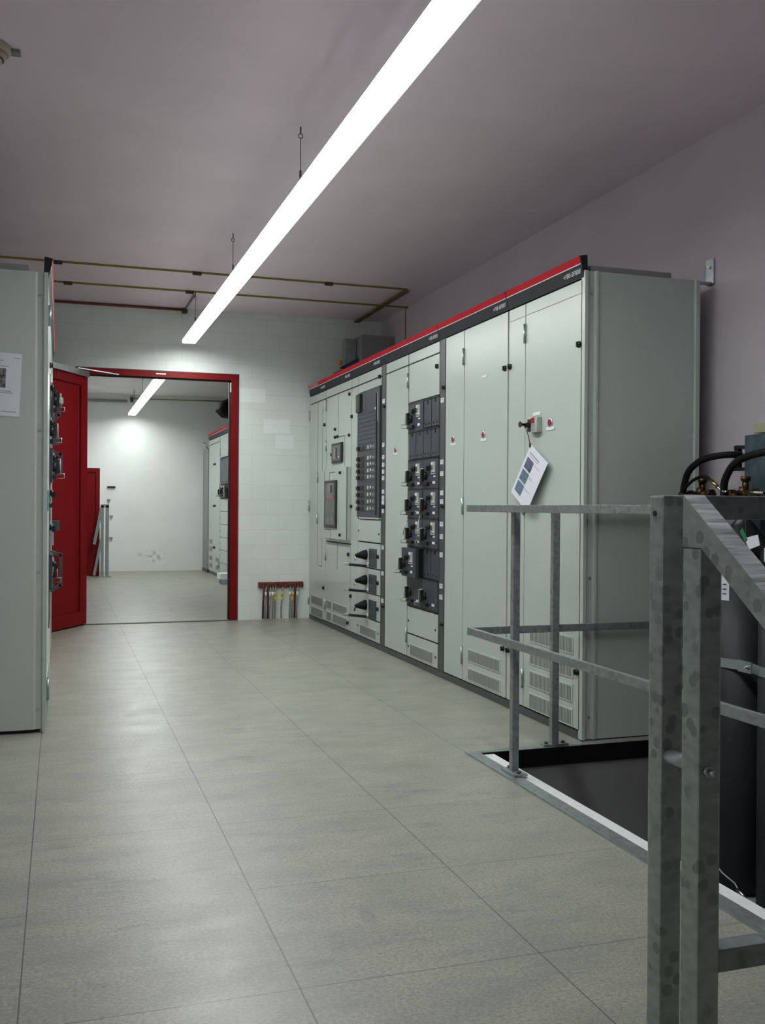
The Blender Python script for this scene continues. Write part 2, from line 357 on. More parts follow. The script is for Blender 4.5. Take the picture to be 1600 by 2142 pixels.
# floor with the stair opening left free
f = MB()
YB = -2.6
for (x0, x1, y0, y1) in ((XL, HX0, YB, YF), (HX0, XR, HY1, YF), (HX0, XR, YB, HY0)): f.box(x0, x1, y0, y1, -0.05, 0)
struct(f.build('floor', FLOORM), 'pale grey flecked floor tiles with dark joints running through both rooms', 'floor')
slab('floor_pit', HX0 - .2, XR + .1, HY0 - .1, HY1 + .1, PIT - .08, PIT, PITM, 'dark bottom of the sunken opening', 'pit floor')
slab('wall_pit_far', HX0 - .1, XR, HY1 - .035, HY1 + .06, PIT, -0.052, PITM, 'dark grey far wall inside the floor opening', 'pit wall')
slab('wall_pit_left', HX0 - .1, HX0, HY0, HY1 - .035, PIT, -0.052, PITM, 'dark wall of the floor opening under the near railing', 'pit wall')
slab('wall_pit_near', HX0 - .1, XR, HY0 - .1, HY0, PIT, -0.052, PITM, 'dark near wall inside the floor opening', 'pit wall')
slab('ceiling', XL, XR, YB, YW + .15, CEIL, CEIL + .12, CEILM, 'pinkish grey plastered ceiling of the near room', 'ceiling')
slab('ceiling_2', XL, XR, YW + .15, YF, CEIL, CEIL + .12, CEILM2, 'grey plastered ceiling of the room beyond the door', 'ceiling')
slab('wall_right', XR, XR + .12, YB, YF, PIT - .1, CEIL + .1, WALLP, 'plain mauve grey plaster wall behind the long cabinet row', 'wall')
slab('wall_left', XL - .12, XL, YB, YF, -.05, CEIL + .1, WALLP, 'plain plaster wall behind the left cabinets', 'wall')
slab('wall_front', XL - .12, XR + .12, YB - .12, YB, PIT, CEIL + .1, WALLP, 'plain plaster wall behind the viewer', 'wall')
slab('wall_far', XL, XR, YF, YF + .12, -.05, CEIL + .1, WALLF, 'white far wall of the second room with a scuffed patch low down', 'wall')
slab('wall_far_left', XL, 0.576, 15.84, YF, 0, 1.665, WALLP, 'low wall block behind the far red door', 'wall')
DX0, DX1, DZ = 0.155, 1.60, 2.345      # rough door opening
wb = MB()
wb.box(XL, DX0, YW, YW + .15, 0, CEIL); wb.box(DX1, XR, YW, YW + .15, 0, CEIL); wb.box(DX0, DX1, YW, YW + .15, DZ, CEIL)
struct(wb.build('wall_back', WALLB), 'white painted blockwork wall around the red doorway', 'wall')

# ---- door 1 : red steel frame and open leaf
d1 = thing('door_1', (0.9, YW, 0), 'red steel door standing open in the blockwork wall', 'door'); d1['kind'] = 'structure'
fr = MB()
fx0, fx1, fz = 0.133, 1.610, 2.350
for (a, b) in ((fx0, fx0 + .064), (fx1 - .064, fx1)):
    fr.box(a, b, YW - .018, YW + .165, 0, fz, 0.003)
fr.box(fx0 + .064, fx1 - .064, YW - .0175, YW + .1645, fz - .056, fz)
fr.build('door_frame', RED, d1)
fr = MB(); fr.box(fx1 - .078, fx1 - .064, YW + .04, YW + .06, 0, fz - .056); fr.box(fx0 + .064, fx1 - .064, YW + .04, YW + .06, fz - .068, fz - .056)
fr.build('door_seal', BLK, d1)
MB().box(fx0 - .006, fx1 + .008, YW - .012, YW - .001, fz, fz + .006).build('frame_edge', DARKG, d1)
MB().box(fx1 + .001, fx1 + .012, YW - .004, YW - .0005, 0, fz + .005).build('frame_edge', DARKG, d1)
MB().box(fx0 + .064, fx1 - .064, YW - .045, YW + .015, 0, .007).build('threshold', DARKG, d1)
MB().box(fx1 - .075, fx1 - .064, YW - .02, YW - .004, 2.18, 2.27).build('lock_keep', ZINC, d1)
MB().box(0.84, 0.93, YW - .0215, YW - .0185, 2.318, 2.330).build('rating_label', WHITE, d1)
# leaf, hinged at the left jamb and swung into the near room
hp = Vector((0.222, 9.365, 0)); la = math.atan2(-0.497, -0.284); LW, LH = 1.30, 2.285
ld = Vector((math.cos(la), math.sin(la), 0)); ln = Vector((-ld.y, ld.x, 0))
ln = Vector((ld.y, -ld.x, 0))   # outward face towards the viewer
if ln.dot(Vector((0, -1, 0))) < 0: ln = -ln
def lbox(mb, s0, s1, t0, t1, z0, z1):
    P = [hp + ld * s + ln * t for s, t in ((s0, t0), (s1, t0), (s1, t1), (s0, t1))]
    mb.prism([(p.x, p.y, z0) for p in P], (0, 0, z1 - z0))
leaf = MB(); lbox(leaf, 0, LW, -.045, -.008, .012, LH)
for (a, b, c, d) in ((0, .115, .012, LH), (LW - .115, LW, .012, LH), (.115, LW - .115, .012, .13), (.115, LW - .115, LH - .11, LH)): lbox(leaf, a, b, -.008, .010, c, d)
lo = leaf.build('door_leaf', RED, d1)
lf = MB(); lbox(lf, .125, .131, -.0078, -.0068, .135, LH - .115); lf.build('panel_shadow_joint', CABIN, lo)
ca = MB(); lbox(ca, .02, .80, .011, .04, LH - .028, LH + .022); ca.build('closer_rail', ZINC, d1)
a0 = hp + ld * .22 + ln * .03; MB().bar((a0.x, a0.y, LH + .03), (0.50, YW - .03, LH + .012), .022, .008).build('closer_arm', ZINC, d1)

# ---- door 2 : far red door
d2 = thing('door_2', (0.4, 15.82, 0), 'closed dark red door at the far left of the second room', 'door'); d2['kind'] = 'structure'
fr = MB(); fr.box(-.52, -.46, 15.79, 15.84, 0, 1.67); fr.box(.52, .578, 15.79, 15.84, 0, 1.67); fr.box(-.46, .52, 15.79, 15.84, 1.61, 1.67)
fr.build('door_frame', RED, d2)
MB().box(-.46, .52, 15.815, 15.84, 0.01, 1.61).build('door_leaf', RED, d2)
MB().box(-.40, -.28, 15.785, 15.815, 1.02, 1.05).build('door_handle', CHROME, d2)

# ============================================================ STRIP LUMINAIRES
def luminaire(y0, y1, label, hooks, z=2.58, x=1.108, seg=1.48):
    t = thing('strip_light', (x, (y0 + y1) / 2, z), label, 'ceiling light')
    h = MB()
    h.prism([(x - .030, y0, z + .075), (x + .030, y0, z + .075), (x + .055, y0, z + .028), (x - .055, y0, z + .028)], (0, y1 - y0, 0))
    h.build('housing', HOUS, t)
    # white reflector flanges shade the opal cover above about 12 degrees below the horizontal
    h = MB(); h.box(x - .0575, x - .0555, y0, y1, z, z + .030); h.box(x + .0555, x + .0575, y0, y1, z, z + .030)
    h.box(x - .0555, x + .0555, y0, y0 + .002, z, z + .030); h.box(x - .0555, x + .0555, y1 - .002, y1, z, z + .030); h.build('reflector_flange', DIFFS, t)
    n = max(1, round((y1 - y0) / seg)); st = (y1 - y0) / n
    for k in range(n):
        a, b = y0 + k * st + .004, y0 + (k + 1) * st - .004
        MB().box(x - .053, x + .053, a, b, z + .020, z + .027).build('diffuser', DIFF, t)
    for hy in hooks:
        wq = MB(); wq.tube([(x, hy, CEIL - .002), (x, hy, CEIL - .035)], .004, 6)
        wq.tube([(x + .011 * math.cos(q), hy, CEIL - .046 + .011 * math.sin(q)) for q in [math.pi * 2 * i / 12 for i in range(13)]], .0025, 5, False)
        wq.tube([(x, hy, CEIL - .057), (x, hy, z + .15)], .0022, 5)
        wq.tube([(x, hy, z + .155), (x, hy, z + .125)], .006, 6)
        wq.tube([(x, hy, z + .13), (x, hy + .07, z + .07)], .0022, 5); wq.tube([(x, hy, z + .13), (x, hy - .07, z + .07)], .0022, 5)
        wq.build('suspension_wire', DARKG, t)
    return t
luminaire(1.80, 9.10, 'long glowing white strip light hung on wires over the near aisle', [2.73, 4.703, 6.682, 8.646])
luminaire(11.75, 16.62, 'shorter glowing white strip light in the room beyond the doorway', [12.6, 14.4, 16.1])

# ============================================================ SWITCHGEAR ROWS
class Fr:
    """front-plane frame: y along the row, d out of the front into the aisle, z up"""
    def __init__(s, X, sg): s.X, s.sg = X, sg           # sg: world x per unit of outward d
    def x(s, d): return s.X + s.sg * d
    def box(s, mb, y0, y1, z0, z1, d0, d1, bev=0): mb.box(s.x(d0), s.x(d1), y0, y1, z0, z1, bev); return mb
    def part(s, name, m, par, y0, y1, z0, z1, d0, d1, bev=0): return s.box(MB(), y0, y1, z0, z1, d0, d1, bev).build(name, m, par)
    def P(s, y, z, d): return (s.x(d), y, z)
RF, LF = Fr(RX, -1), Fr(LX, 1)
G = 0.0035   # half gap between panels

def knob(F, par, y, z, d=0.0, r=.017):
    m = MB(); m.tube([F.P(y, z, d), F.P(y, z, d + .006), F.P(y, z, d + .012)], [r, r * .95, r * .75], 14)
    F.box(m, y - .0035, y + .0035, z - r * .75, z + r * .75, d + .011, d + .018)
    m.build('turn_lock', BLK, par)
def screw(F, par, y, z, d=0.0, r=.008):
    MB().tube([F.P(y, z, d - .001), F.P(y, z, d + .004)], r, 10).build('screw', BLK, par)
def hinge(F, par, y, z0, z1, d=.001):
    m = MB(); m.tube([F.P(y, z0, d + .006), F.P(y, z1, d + .006)], .0065, 8)
    F.box(m, y - .011, y + .011, z0 + .01, z1 - .01, d - .001, d + .003); m.build('hinge', ZINC, par)
def panel(F, par, y0, y1, z0, z1, d=0.0, name='panel', m=None):
    return F.part(name, m or CAB, par, y0 + G, y1 - G, z0 + G, z1 - G, d - .017, d, .0015)
def grille(F, par, y0, y1, z0, z1, n, d=0.0):
    m = MB(); F.box(m, y0, y1, z0, z1, d - .001, d + .003, .001); m.mi = 1
    st = (y1 - y0 - .02) / n
    for k in range(n):
        a = y0 + .01 + k * st
        F.box(m, a + st * .28, a + st * .78, z0 + .008, z1 - .008, d + .0028, d + .0036)
    return m.build('vent_grille', [CAB, SLOT], par)
def indicator(F, par, y, z, lab=(-.03, .045)):
    m = MB(); m.tube([F.P(y, z, 0), F.P(y, z, .006), F.P(y, z, .007)], [.023, .022, .017], 18); o = m.build('indicator_ring', CHROME, par)
    MB().tube([F.P(y, z, .0065), F.P(y, z, .0085)], [.014, .012], 14).build('lens', LAMPR, o)
    F.part('name_plate', WHITE, par, y - .042, y + .042, z - .037, z - .020, 0, .003)
def carcass(F, par, y0, y1, top=2.20):
    F.part('carcass', CAB, par, y0, y1, .04, top, -.635, -.022)
    F.part('gap_shade_plate', CABIN, par, y0 + .001, y1 - .001, .041, 2.17, -.022, -.0175)  # dark plate behind the doors stands in for shade in the deep gaps
    F.part('plinth', DARKG, par, y0, y1, 0.0, .041, -.62, -.004)
def fascia(F, par, y0, y1, text=None, label=None, logo=False):
    m = MB(); pf = [(0.0, 2.172), (.020, 2.272), (-.018, 2.278), (-.021, 2.205), (-.021, 2.172)]
    m.prism([F.P(y0 + .001, z, d) for d, z in pf], (0, y1 - y0 - .002, 0)); fo = m.build('fascia', DARKN, par)
    def strip(z0, z1, mm, nm, off, ya=y0 + .008, yb=y1 - .002):
        dd = lambda z: (z - 2.172) * .2 + off
        MB().prism([F.P(ya, z0, dd(z0)), F.P(ya, z1, dd(z1)), F.P(ya, z1, dd(z1) - .002), F.P(ya, z0, dd(z0) - .002)], (0, yb - ya, 0)).build(nm, mm, fo)
    strip(2.238, 2.271, REDB, 'red_band', .0012); strip(2.2335, 2.238, WHITE, 'white_line', .0016)
    if logo: strip(2.240, 2.269, PINKISH, 'logo_plate', .0030, y1 - .38, y1 - .03)
    if text:
        size = .034; z = 2.192
        if F.sg < 0:   # facing -x : text advances towards smaller y
            mt = Matrix.Translation(F.P(y0 + .012, z, .0112)) @ Matrix(((0, 0, -1, 0), (-1, 0, 0, 0), (0, 1, 0, 0), (0, 0, 0, 1))) @ Matrix.Rotation(0, 4, 'X')
            lettering(text, size, mt @ Matrix.Shear('XY', 4, (0, 0)), LETTER, fo, align='RIGHT')
        else:
            mt = Matrix.Translation(F.P(y1 - .02, z, .0112)) @ Matrix(((0, 0, 1, 0), (1, 0, 0, 0), (0, 1, 0, 0), (0, 0, 0, 1)))
            lettering(text, size, mt, LETTER, fo, align='RIGHT')
    return fo
def label_plate(F, par, y, z, d, wy=.042, hz=.026, m=None):
    o = F.part('marking_label', m or WHITE, par, y - wy / 2, y + wy / 2, z - hz / 2, z + hz / 2, d, d + .002)
    q = MB(); F.box(q, y - wy * .33, y + wy * .30, z + hz * .10, z + hz * .26, d + .002, d + .0026); F.box(q, y - wy * .30, y + wy * .05, z - hz * .28, z - hz * .14, d + .002, d + .0026)
    q.build('marking', LETM, o); return o

def feeder(F, par, y0, y1, z0, z1, d=0.0, dev=True, tape=False, handle=True):
    """withdrawable plug-in starter: face, switch plate, rotary handle with steel loop, pull bar"""
    yw = y1 - y0
    mo = F.part('feeder_module', DARK, par, y0 + .003, y1 - .003, z0 + .006, z1 - .005, d - .02, d + .003, .0015)
    hi = y1 if F.sg < 0 else y0       # the side seen on the left in the aisle
    s = -1 if F.sg < 0 else 1         # step from that side across the face
    Y = lambda t: hi + s * t
    e = d + .003
    if dev:
        m = MB(); F.box(m, Y(.165), Y(.235), z0 + .095, z0 + .178, e, e + .006); m.mi = 1
        F.box(m, Y(.172), Y(.195), z0 + .125, z0 + .155, e + .006, e + .008); F.box(m, Y(.172), Y(.228), z0 + .104, z0 + .109, e + .006, e + .007)
        m.mi = 2; F.box(m, Y(.172), Y(.200), z0 + .158, z0 + .175, e + .006, e + .008); F.box(m, Y(.20), Y(.232), z0 + .112, z0 + .12, e + .006, e + .0075)
        m.build('breaker_plate', [CREAMW2, LETD, WHITE], mo)
        m = MB(); m.tube([F.P(Y(.135), z0 + .145, e), F.P(Y(.135), z0 + .145, e + .016)], .016, 12); F.box(m, Y(.128), Y(.142), z0 + .118, z0 + .150, e + .01, e + .03)
        m.build('toggle', BLK, mo)
        F.part('marking_label', WHITE, mo, Y(.20), Y(.235), z0 + .078, z0 + .087, e, e + .002)
    if handle:
        m = MB(); cy, cz = Y(.052), z0 + .092
        m.tube([F.P(cy, cz, e), F.P(cy, cz, e + .014), F.P(cy, cz, e + .017)], [.029, .027, .023], 16)
        F.box(m, cy - .012, cy + .012, cz - .040, cz + .040, e + .012, e + .034, .003); ho = m.build('rotary_handle', BLK, mo)
        MB().tube([F.P(cy + s * .030, cz + .045, e + .030), F.P(cy, cz + .042, e + .040), F.P(cy, cz - .036, e + .042)], .0030, 6).build('steel_loop', ZINCB, ho)
        m = MB(); F.box(m, Y(.018), Y(.125), z0 + .024, z0 + .046, e, e + .020, .003); po = m.build('pull_bar', BLK, mo)
        yy = Y(.030); m = MB(); m.tube([F.P(yy, z0 + .050, e + .015), F.P(yy, z0 + .052, e + .062), F.P(yy, z0 + .028, e + .062), F.P(yy, z0 + .026, e + .015)], .0028, 6); m.build('pull_loop', ZINC, po)
        F.part('marking_label', WHITE, mo, Y(.185), Y(.232), z0 + .034, z0 + .05, e, e + .002)
        for t in (.155, .255): MB().tube([F.P(Y(t), z0 + .045, e), F.P(Y(t), z0 + .045, e + .003)], .006, 8).build('socket', BLK, mo)
    return mo
CREAMW2 = mat('switch_plate', (0.46, 0.50, 0.47), 0.45, noise=0.25, nscale=90)
def blank(F, par, y0, y1, z0, z1, d=0.0):
    mo = F.part('blank_module', DARK, par, y0 + .004, y1 - .004, z0 + .012, z1 - .006, d - .02, d, .0015)
    m = MB(); yc = (y0 + y1) / 2
    F.box(m, yc - .008, yc + .008, z1 - .034, z1 - .008, d, d + .004)
    for k in (.3, .75): m.tube([F.P(y0 + (y1 - y0) * k, z0 + .035, d), F.P(y0 + (y1 - y0) * k, z0 + .035, d + .003)], .007, 8)
    m.build('catch', BLK, mo); return mo
def module_frame(F, par, y0, y1, zs):
    m = MB(); F.box(m, y0, y1, zs[-1], zs[0], -.017, -.010)
    for z in zs: F.box(m, y0, y1, z - .005, z + .005, -.012, .004)
    m.build('module_rack', BLK, par)
def post(F, par, y0, y1, zl, zk):
    po = F.part('cable_duct_cover', DARKG, par, y0 + G, y1 - G, .043, 2.168, -.017, .001, .0015)
    F.part('duct_groove', BLK, po, y1 - .020, y1 - .014, .05, 2.16, .0005, .0015)
    for z in zl: label_plate(F, po, (y0 + y1) / 2, z, .001, .050, .030)
    for z in zk: knob(F, po, y0 + .022, z, .001, .014)

ROW = 'light grey-green switchgear cabinets of the long row on the right'
# ---- A : near end cabinet
c = thing('switchgear_cabinet', (2.6, 4.47, 0), 'nearest cabinet of the right row with four vent grilles and a bare side wall', 'cabinet', ROW)
y0, y1 = 4.062, 4.885
RF.part('carcass', CAB, c, y0 + .034, y1, .04, 2.20, -.625, -.022)
RF.part('gap_shade_plate', CABIN, c, y0 + .02, y1 - .001, .041, 2.17, -.022, -.0175)  # painted gap shade behind door and strip
RF.part('plinth', DARKG, c, y0 + .018, y1, 0, .041, -.62, -.004)
m = MB()   # folded end wall: front edge, channel, bright fold, flat sheet, rear fold
m.prism([(2.320, y0, 0.006), (2.337, y0, 0.006), (2.343, y0 + .014, 0.006), (2.374, y0 + .014, 0.006), (2.380, y0, 0.006), (2.392, y0, 0.006),
         (2.394, y0 + .010, 0.006), (2.925, y0 + .010, 0.006), (2.930, y0, 0.006), (2.952, y0, 0.006), (2.952, y0 + .034, 0.006), (2.320, y0 + .034, 0.006)], (0, 0, 2.197))
ew = m.build('end_wall', CAB, c)
for (x, z, yy) in ((2.362, 1.443, .014), (2.940, 1.446, 0), (2.362, 2.098, .014), (2.940, 2.09, 0), (2.362, .763, .014), (2.940, .77, 0), (2.362, .109, .014)): MB().tube([(x, y0 + yy + .001, z), (x, y0 + yy - .004, z)], .006, 8).build('screw', ZINC, ew)
MB().box(2.36, 2.80, y0 + .02, y0 + .06, 2.2005, 2.232).build('lifting_rail', BOXG, c)
do = panel(RF, c, 4.085, 4.677, .045, 2.168, name='door')
for z in (1.863, 1.09, .318): knob(RF, do, 4.112, z)
for a in (1.957, 1.055, .144): hinge(RF, do, 4.677, a, a + .102)
for z in (.05, .165, .28, .395): grille(RF, do, 4.148, 4.608, z, z + .085, 30)
m = MB(); RF.box(m, 4.09, 4.67, 2.0995, 2.1035, 0, .0006); m.build('mimic_and_top_line', LETM, do)  # thin grey line across the door near its top
st = panel(RF, c, 4.677, 4.880, .045, 2.168, name='side_strip')
for z in (1.858, 1.09, .318): knob(RF, st, 4.858, z)
RF.part('mimic_and_top_line', LETM, st, 4.685, 4.87, 2.0995, 2.1035, 0, .0006)  # same thin grey line continued over the strip
indicator(RF, do, 4.392, 1.518)
m = MB(); RF.box(m, 4.487, 4.556, 1.477, 1.556, 0, .028, .002); m.mi = 1; RF.box(m, 4.515, 4.548, 1.525, 1.552, .028, .031); m.mi = 2
for k in range(4): RF.box(m, 4.510, 4.550, 1.486 + k * .010, 1.490 + k * .010, .028, .0295)
es = m.build('earthing_switch', [CREAMW2, LAMPR, LETM], do)
m = MB(); RF.box(m, 4.558, 4.592, 1.484, 1.548, 0, .030, .002); RF.box(m, 4.562, 4.588, 1.505, 1.53, .03, .05, .003); m.build('key_lock', BLK, es)
m = MB(); m.tube([RF.P(4.575, 1.52, .05), RF.P(4.575, 1.52, .075)], .007, 8); m.tube([RF.P(4.575, 1.52, .075), RF.P(4.575, 1.52, .082)], [.015, .015], 12); m.build('key', BRASS, es)
RF.part('name_plate', WHITE, do, 4.50, 4.578, 1.566, 1.583, 0, .003)
fascia(RF, c, 4.074, 4.885, '+F00-BF808')

# ---- B : cabinet with one wide door, strip and duct
c = thing('switchgear_cabinet', (2.6, 5.39, 0), 'second cabinet of the right row with two vent grilles and a dark cable duct', 'cabinet', ROW)
carcass(RF, c, 4.885, 5.905)
do = panel(RF, c, 4.890, 5.500, .045, 2.168, name='door')
for z in (1.858, 1.09, .318): knob(RF, do, 4.922, z)
for a in (1.954, 1.05, .144): hinge(RF, do, 5.502, a, a + .102)
for z in (.060, .172): grille(RF, do, 4.957, 5.416, z, z + .078, 42)
indicator(RF, do, 5.205, 1.513)
RF.part('name_plate', WHITE, do, 5.155, 5.228, 1.842, 1.855, 0, .003)
st = panel(RF, c, 5.502, 5.802, .045, 2.168, name='side_strip'); indicator(RF, st, 5.666, 1.515)
post(RF, c, 5.804, 5.904, (1.778, 1.383, 1.308, 1.185, 1.129, .985, .905, .788, .588, .517), (1.855, 1.099, .346))
fascia(RF, c, 4.885, 5.905, '+F00-BF807')

# ---- C : drawers
c = thing('switchgear_cabinet', (2.6, 6.5, 0), 'third cabinet of the right row, stacked with dark plug-in modules and rotary handles', 'cabinet', ROW)
carcass(RF, c, 5.905, 7.110)
zs = [1.813, 1.614, 1.413, 1.213, 1.014, .817, .609, .410]
module_frame(RF, c, 5.908, 6.495, zs)
H = .1955
feeder(RF, c, 6.197, 6.490, zs[1], zs[0]); blank(RF, c, 6.050, 6.193, zs[1], zs[0]); blank(RF, c, 5.910, 6.048, zs[1], zs[0])
for k in range(4): blank(RF, c, 5.910 + k * .1455, 5.910 + (k + 1) * .1455 - .002, zs[2], zs[1])
for r in (3, 4, 5):
    feeder(RF, c, 6.200, 6.490, zs[r], zs[r - 1], d=.004 if r == 4 else 0); feeder(RF, c, 5.910, 6.197, zs[r], zs[r - 1])
feeder(RF, c, 6.205, 6.495, zs[6], zs[5], d=.045)
RF.part('drawer_box', BLK, c, 6.215, 6.485, zs[6] + .01, zs[5] - .01, -.015, .026)
blank(RF, c, 6.055, 6.197, zs[6], zs[5], -.004); blank(RF, c, 5.910, 6.052, zs[6], zs[5], -.004)
feeder(RF, c, 6.200, 6.490, zs[7], zs[6], dev=False); feeder(RF, c, 5.910, 6.197, zs[7], zs[6], dev=False)
for (yy, za, zb, q) in ((6.175, 1.05, .83, .05), (6.43, 1.0, .90, .06)):
    MB().tube([RF.P(yy, za, .03), RF.P(yy - .005, (za + zb) / 2, .05), RF.P(yy + .004, zb, q)], .0025, 6).build('retaining_cord', ZINC, c)
p = panel(RF, c, 5.910, 6.495, 1.820, 2.090, name='upper_panel'); knob(RF, p, 5.945, 2.007)
panel(RF, c, 5.910, 6.495, 2.092, 2.168, name='top_panel')
p = panel(RF, c, 5.910, 6.495, .212, .402, name='lower_panel'); screw(RF, p, 5.95, .295); screw(RF, p, 6.47, .30)
p = panel(RF, c, 5.910, 6.495, .045, .208, name='vent_panel'); grille(RF, p, 5.985, 6.440, .060, .145, 46); screw(RF, p, 5.945, .118); screw(RF, p, 6.465, .12)
st = panel(RF, c, 6.507, 7.003, .045, 2.090, name='door')
for a in (1.93, 1.05, .144): hinge(RF, st, 6.503, a, a + .102)
indicator(RF, st, 6.773, 1.510); panel(RF, c, 6.507, 7.003, 2.092, 2.168, name='top_panel')
post(RF, c, 7.006, 7.108, (1.894, 1.563, 1.470, 1.412, 1.361, 1.311, 1.210, 1.164, 1.128, 1.062, .786, .591, .384), (1.851, 1.095, .344))
fascia(RF, c, 5.905, 7.110, '+F00-BF805')

# ---- D : fuse-switch block and three lever compartments
c = thing('switchgear_cabinet', (2.6, 7.5, 0), 'fourth cabinet of the right row with a tall black fuse block above three lever switches', 'cabinet', ROW)
carcass(RF, c, 7.110, 7.922)
p = panel(RF, c, 7.118, 7.722, 2.092, 2.168, name='top_panel'); knob(RF, p, 7.150, 2.090)
panel(RF, c, 7.118, 7.722, 2.020, 2.088, name='upper_panel')
bk = RF.part('fuse_block', DARK, c, 7.125, 7.712, 1.012, 2.016, -.02, .012, .002)
RF.part('block_sill', CAB, bk, 7.13, 7.66, .998, 1.010, -.01, .010)
m = MB(); RF.box(m, 7.595, 7.705, 1.86, 2.005, .012, .030, .004); m.mi = 1; RF.box(m, 7.612, 7.690, 1.885, 1.985, .03, .032)
m.build('main_fuse_switch', [BLK, DARKG], bk)
RF.part('window', WINDOW, bk, 7.50, 7.57, 1.87, 2.00, .012, .014)
m = MB()
for k in range(9): RF.box(m, 7.20, 7.70, 1.835 - k * .034, 1.838 - k * .034, .012, .0145)
m.build('cover_ribs', BLK, bk)
RF.part('light_strip', LETTER, bk, 7.165, 7.172, 1.75, 1.975, .012, .014)
MB().tube([RF.P(7.215, 1.855, .012), RF.P(7.215, 1.855, .02)], .010, 10).build('white_button', WHITE, bk)
for z in (1.565, 1.480, 1.430, 1.380, 1.330, 1.245, 1.190, 1.135, 1.080):
    fo = RF.part('fuse_strip', DARKG, bk, 7.20, 7.705, z - .022, z + .022, .012, .016, .001)
    RF.part('toggle', BLK, fo, 7.62, 7.675, z - .016, z + .014, .016, .034, .003)
    RF.part('window', BLK, fo, 7.50, 7.575, z - .020, z + .020, .016, .018)
    for (ya, yb, za, zb) in ((7.385, 7.41, -.012, .014), (7.315, 7.34, -.006, .014), (7.255, 7.272, -.005, .006)): RF.part('fuse_indicator', LETTER, fo, ya, yb, z + za, z + zb, .016, .018)
RF.part('guide_rail', BLK, bk, 7.190, 7.197, 1.03, 1.97, .012, .018)
p = panel(RF, c, 7.118, 7.722, .814, .996, name='lower_panel'); screw(RF, p, 7.155, .885); screw(RF, p, 7.69, .90)
for z in (.612, .411, .211):
    p = panel(RF, c, 7.118, 7.722, z, z + .198, name='switch_compartment')
    RF.part('cover_plate', DARK, p, 7.205, 7.395, z + .008, z + .154, 0, .006, .002)
    knob(RF, p, 7.165, z + .098)
    m = MB(); m.tube([RF.P(7.480, z + .100, 0), RF.P(7.480, z + .100, .004), RF.P(7.480, z + .098, .020), RF.P(7.480, z + .094, .085), RF.P(7.480, z + .092, .09)], [.040, .040, .038, .014, .012], 18)
    ro = m.build('cone_knob', BLKM, p)
    MB().tube([RF.P(7.480, z + .088, .086), RF.P(7.478, z + .055, .098)], .006, 8).build('lever_pin', CHROME if z > .3 else BLK, ro)
    m = MB(); m.bar(RF.P(7.43, z + .012, .012), RF.P(7.50, z + .022, .135), .018, .020); lo_ = m.build('operating_lever', BLK, p)
    m = MB(); m.tube([RF.P(7.49, z + .028, .12), RF.P(7.505, z + .034, .175), RF.P(7.505, z + .020, .175), RF.P(7.49, z + .014, .12)], .003, 6); m.build('lever_loop', ZINC, lo_)
    RF.part('name_plate', WHITE, p, 7.41, 7.455, z + .020, z + .038, 0, .005)
p = panel(RF, c, 7.118, 7.722, .045, .208, name='vent_panel'); grille(RF, p, 7.205, 7.640, .062, .142, 40); screw(RF, p, 7.16, .12); screw(RF, p, 7.695, .125)
st = panel(RF, c, 7.724, 7.918, .045, 2.088, name='side_strip')
for z in (1.850, 1.097, .346): knob(RF, st, 7.900, z)
panel(RF, c, 7.724, 7.918, 2.092, 2.168, name='top_panel')
fascia(RF, c, 7.110, 7.922, '+F00-BF803')

# ---- E : cabinet with breaker windows
c = thing('switchgear_cabinet', (2.6, 8.33, 0), 'fifth cabinet of the right row carrying a raised box with a tall black window', 'cabinet', ROW)
carcass(RF, c, 7.922, 8.745)
panel(RF, c, 7.926, 8.742, 2.092, 2.168, name='top_panel')
do = panel(RF, c, 7.926, 8.742, .780, 2.088, name='upper_door')
for (y, z) in ((7.973, 2.045), (7.974, 1.700), (8.421, 1.781), (8.421, 1.711), (8.345, 1.711)): knob(RF, do, y, z, 0, .015)
hinge(RF, do, 8.730, 1.97, 2.08); hinge(RF, do, 8.730, 1.60, 1.70)
m = MB(); RF.box(m, 8.333, 8.338, 1.72, 2.08, 0, .0012); RF.box(m, 8.12, 8.335, 1.703, 1.710, 0, .0012); RF.box(m, 8.118, 8.124, 1.44, 1.708, 0, .0012); RF.box(m, 8.52, 8.524, 1.42, 1.48, 0, .0012); RF.box(m, 7.93, 8.74, 2.084, 2.088, -.001, .0012)
m.build('mimic_and_top_line', LETD, do)
m = MB(); RF.box(m, 8.170, 8.500, 1.480, 1.655, 0, .018, .006); fo = m.build('breaker_bezel', BLK, do)
RF.part('breaker_face', WINDOW, fo, 8.20, 8.470, 1.500, 1.635, .018, .020); RF.part('breaker_grip', BOXG, fo, 8.335, 8.395, 1.515, 1.612, .020, .028, .002)
RF.part('status_window', WHITE, fo, 8.235, 8.262, 1.520, 1.538, .02, .022); RF.part('status_window', WHITE, fo, 8.235, 8.252, 1.556, 1.566, .02, .022)
RF.part('bezel_knob', BLK, fo, 8.50, 8.54, 1.545, 1.575, .002, .02, .004)
bx = RF.part('raised_box', CAB, c, 7.942, 8.655, .812, 1.432, 0, .042, .004)
RF.part('box_joint', CABIN, bx, 7.9405, 7.9425, .815, 1.43, .028, .033)
m = MB(); RF.box(m, 8.205, 8.592, .905, 1.326, .042, .056, .006); fo = m.build('window_bezel', BLK, bx)
RF.part('window', WINDOW, fo, 8.235, 8.555, .935, 1.300, .056, .058)
RF.part('breaker_head', BOXG, fo, 8.27, 8.46, 1.205, 1.30, .058, .061); RF.part('breaker_slot', BLK, fo, 8.30, 8.37, 1.215, 1.285, .061, .063)
RF.part('red_marking', LAMPR, fo, 8.27, 8.47, 1.168, 1.190, .058, .061); RF.part('catch', CHROME, fo, 8.545, 8.565, 1.152, 1.165, .058, .063)
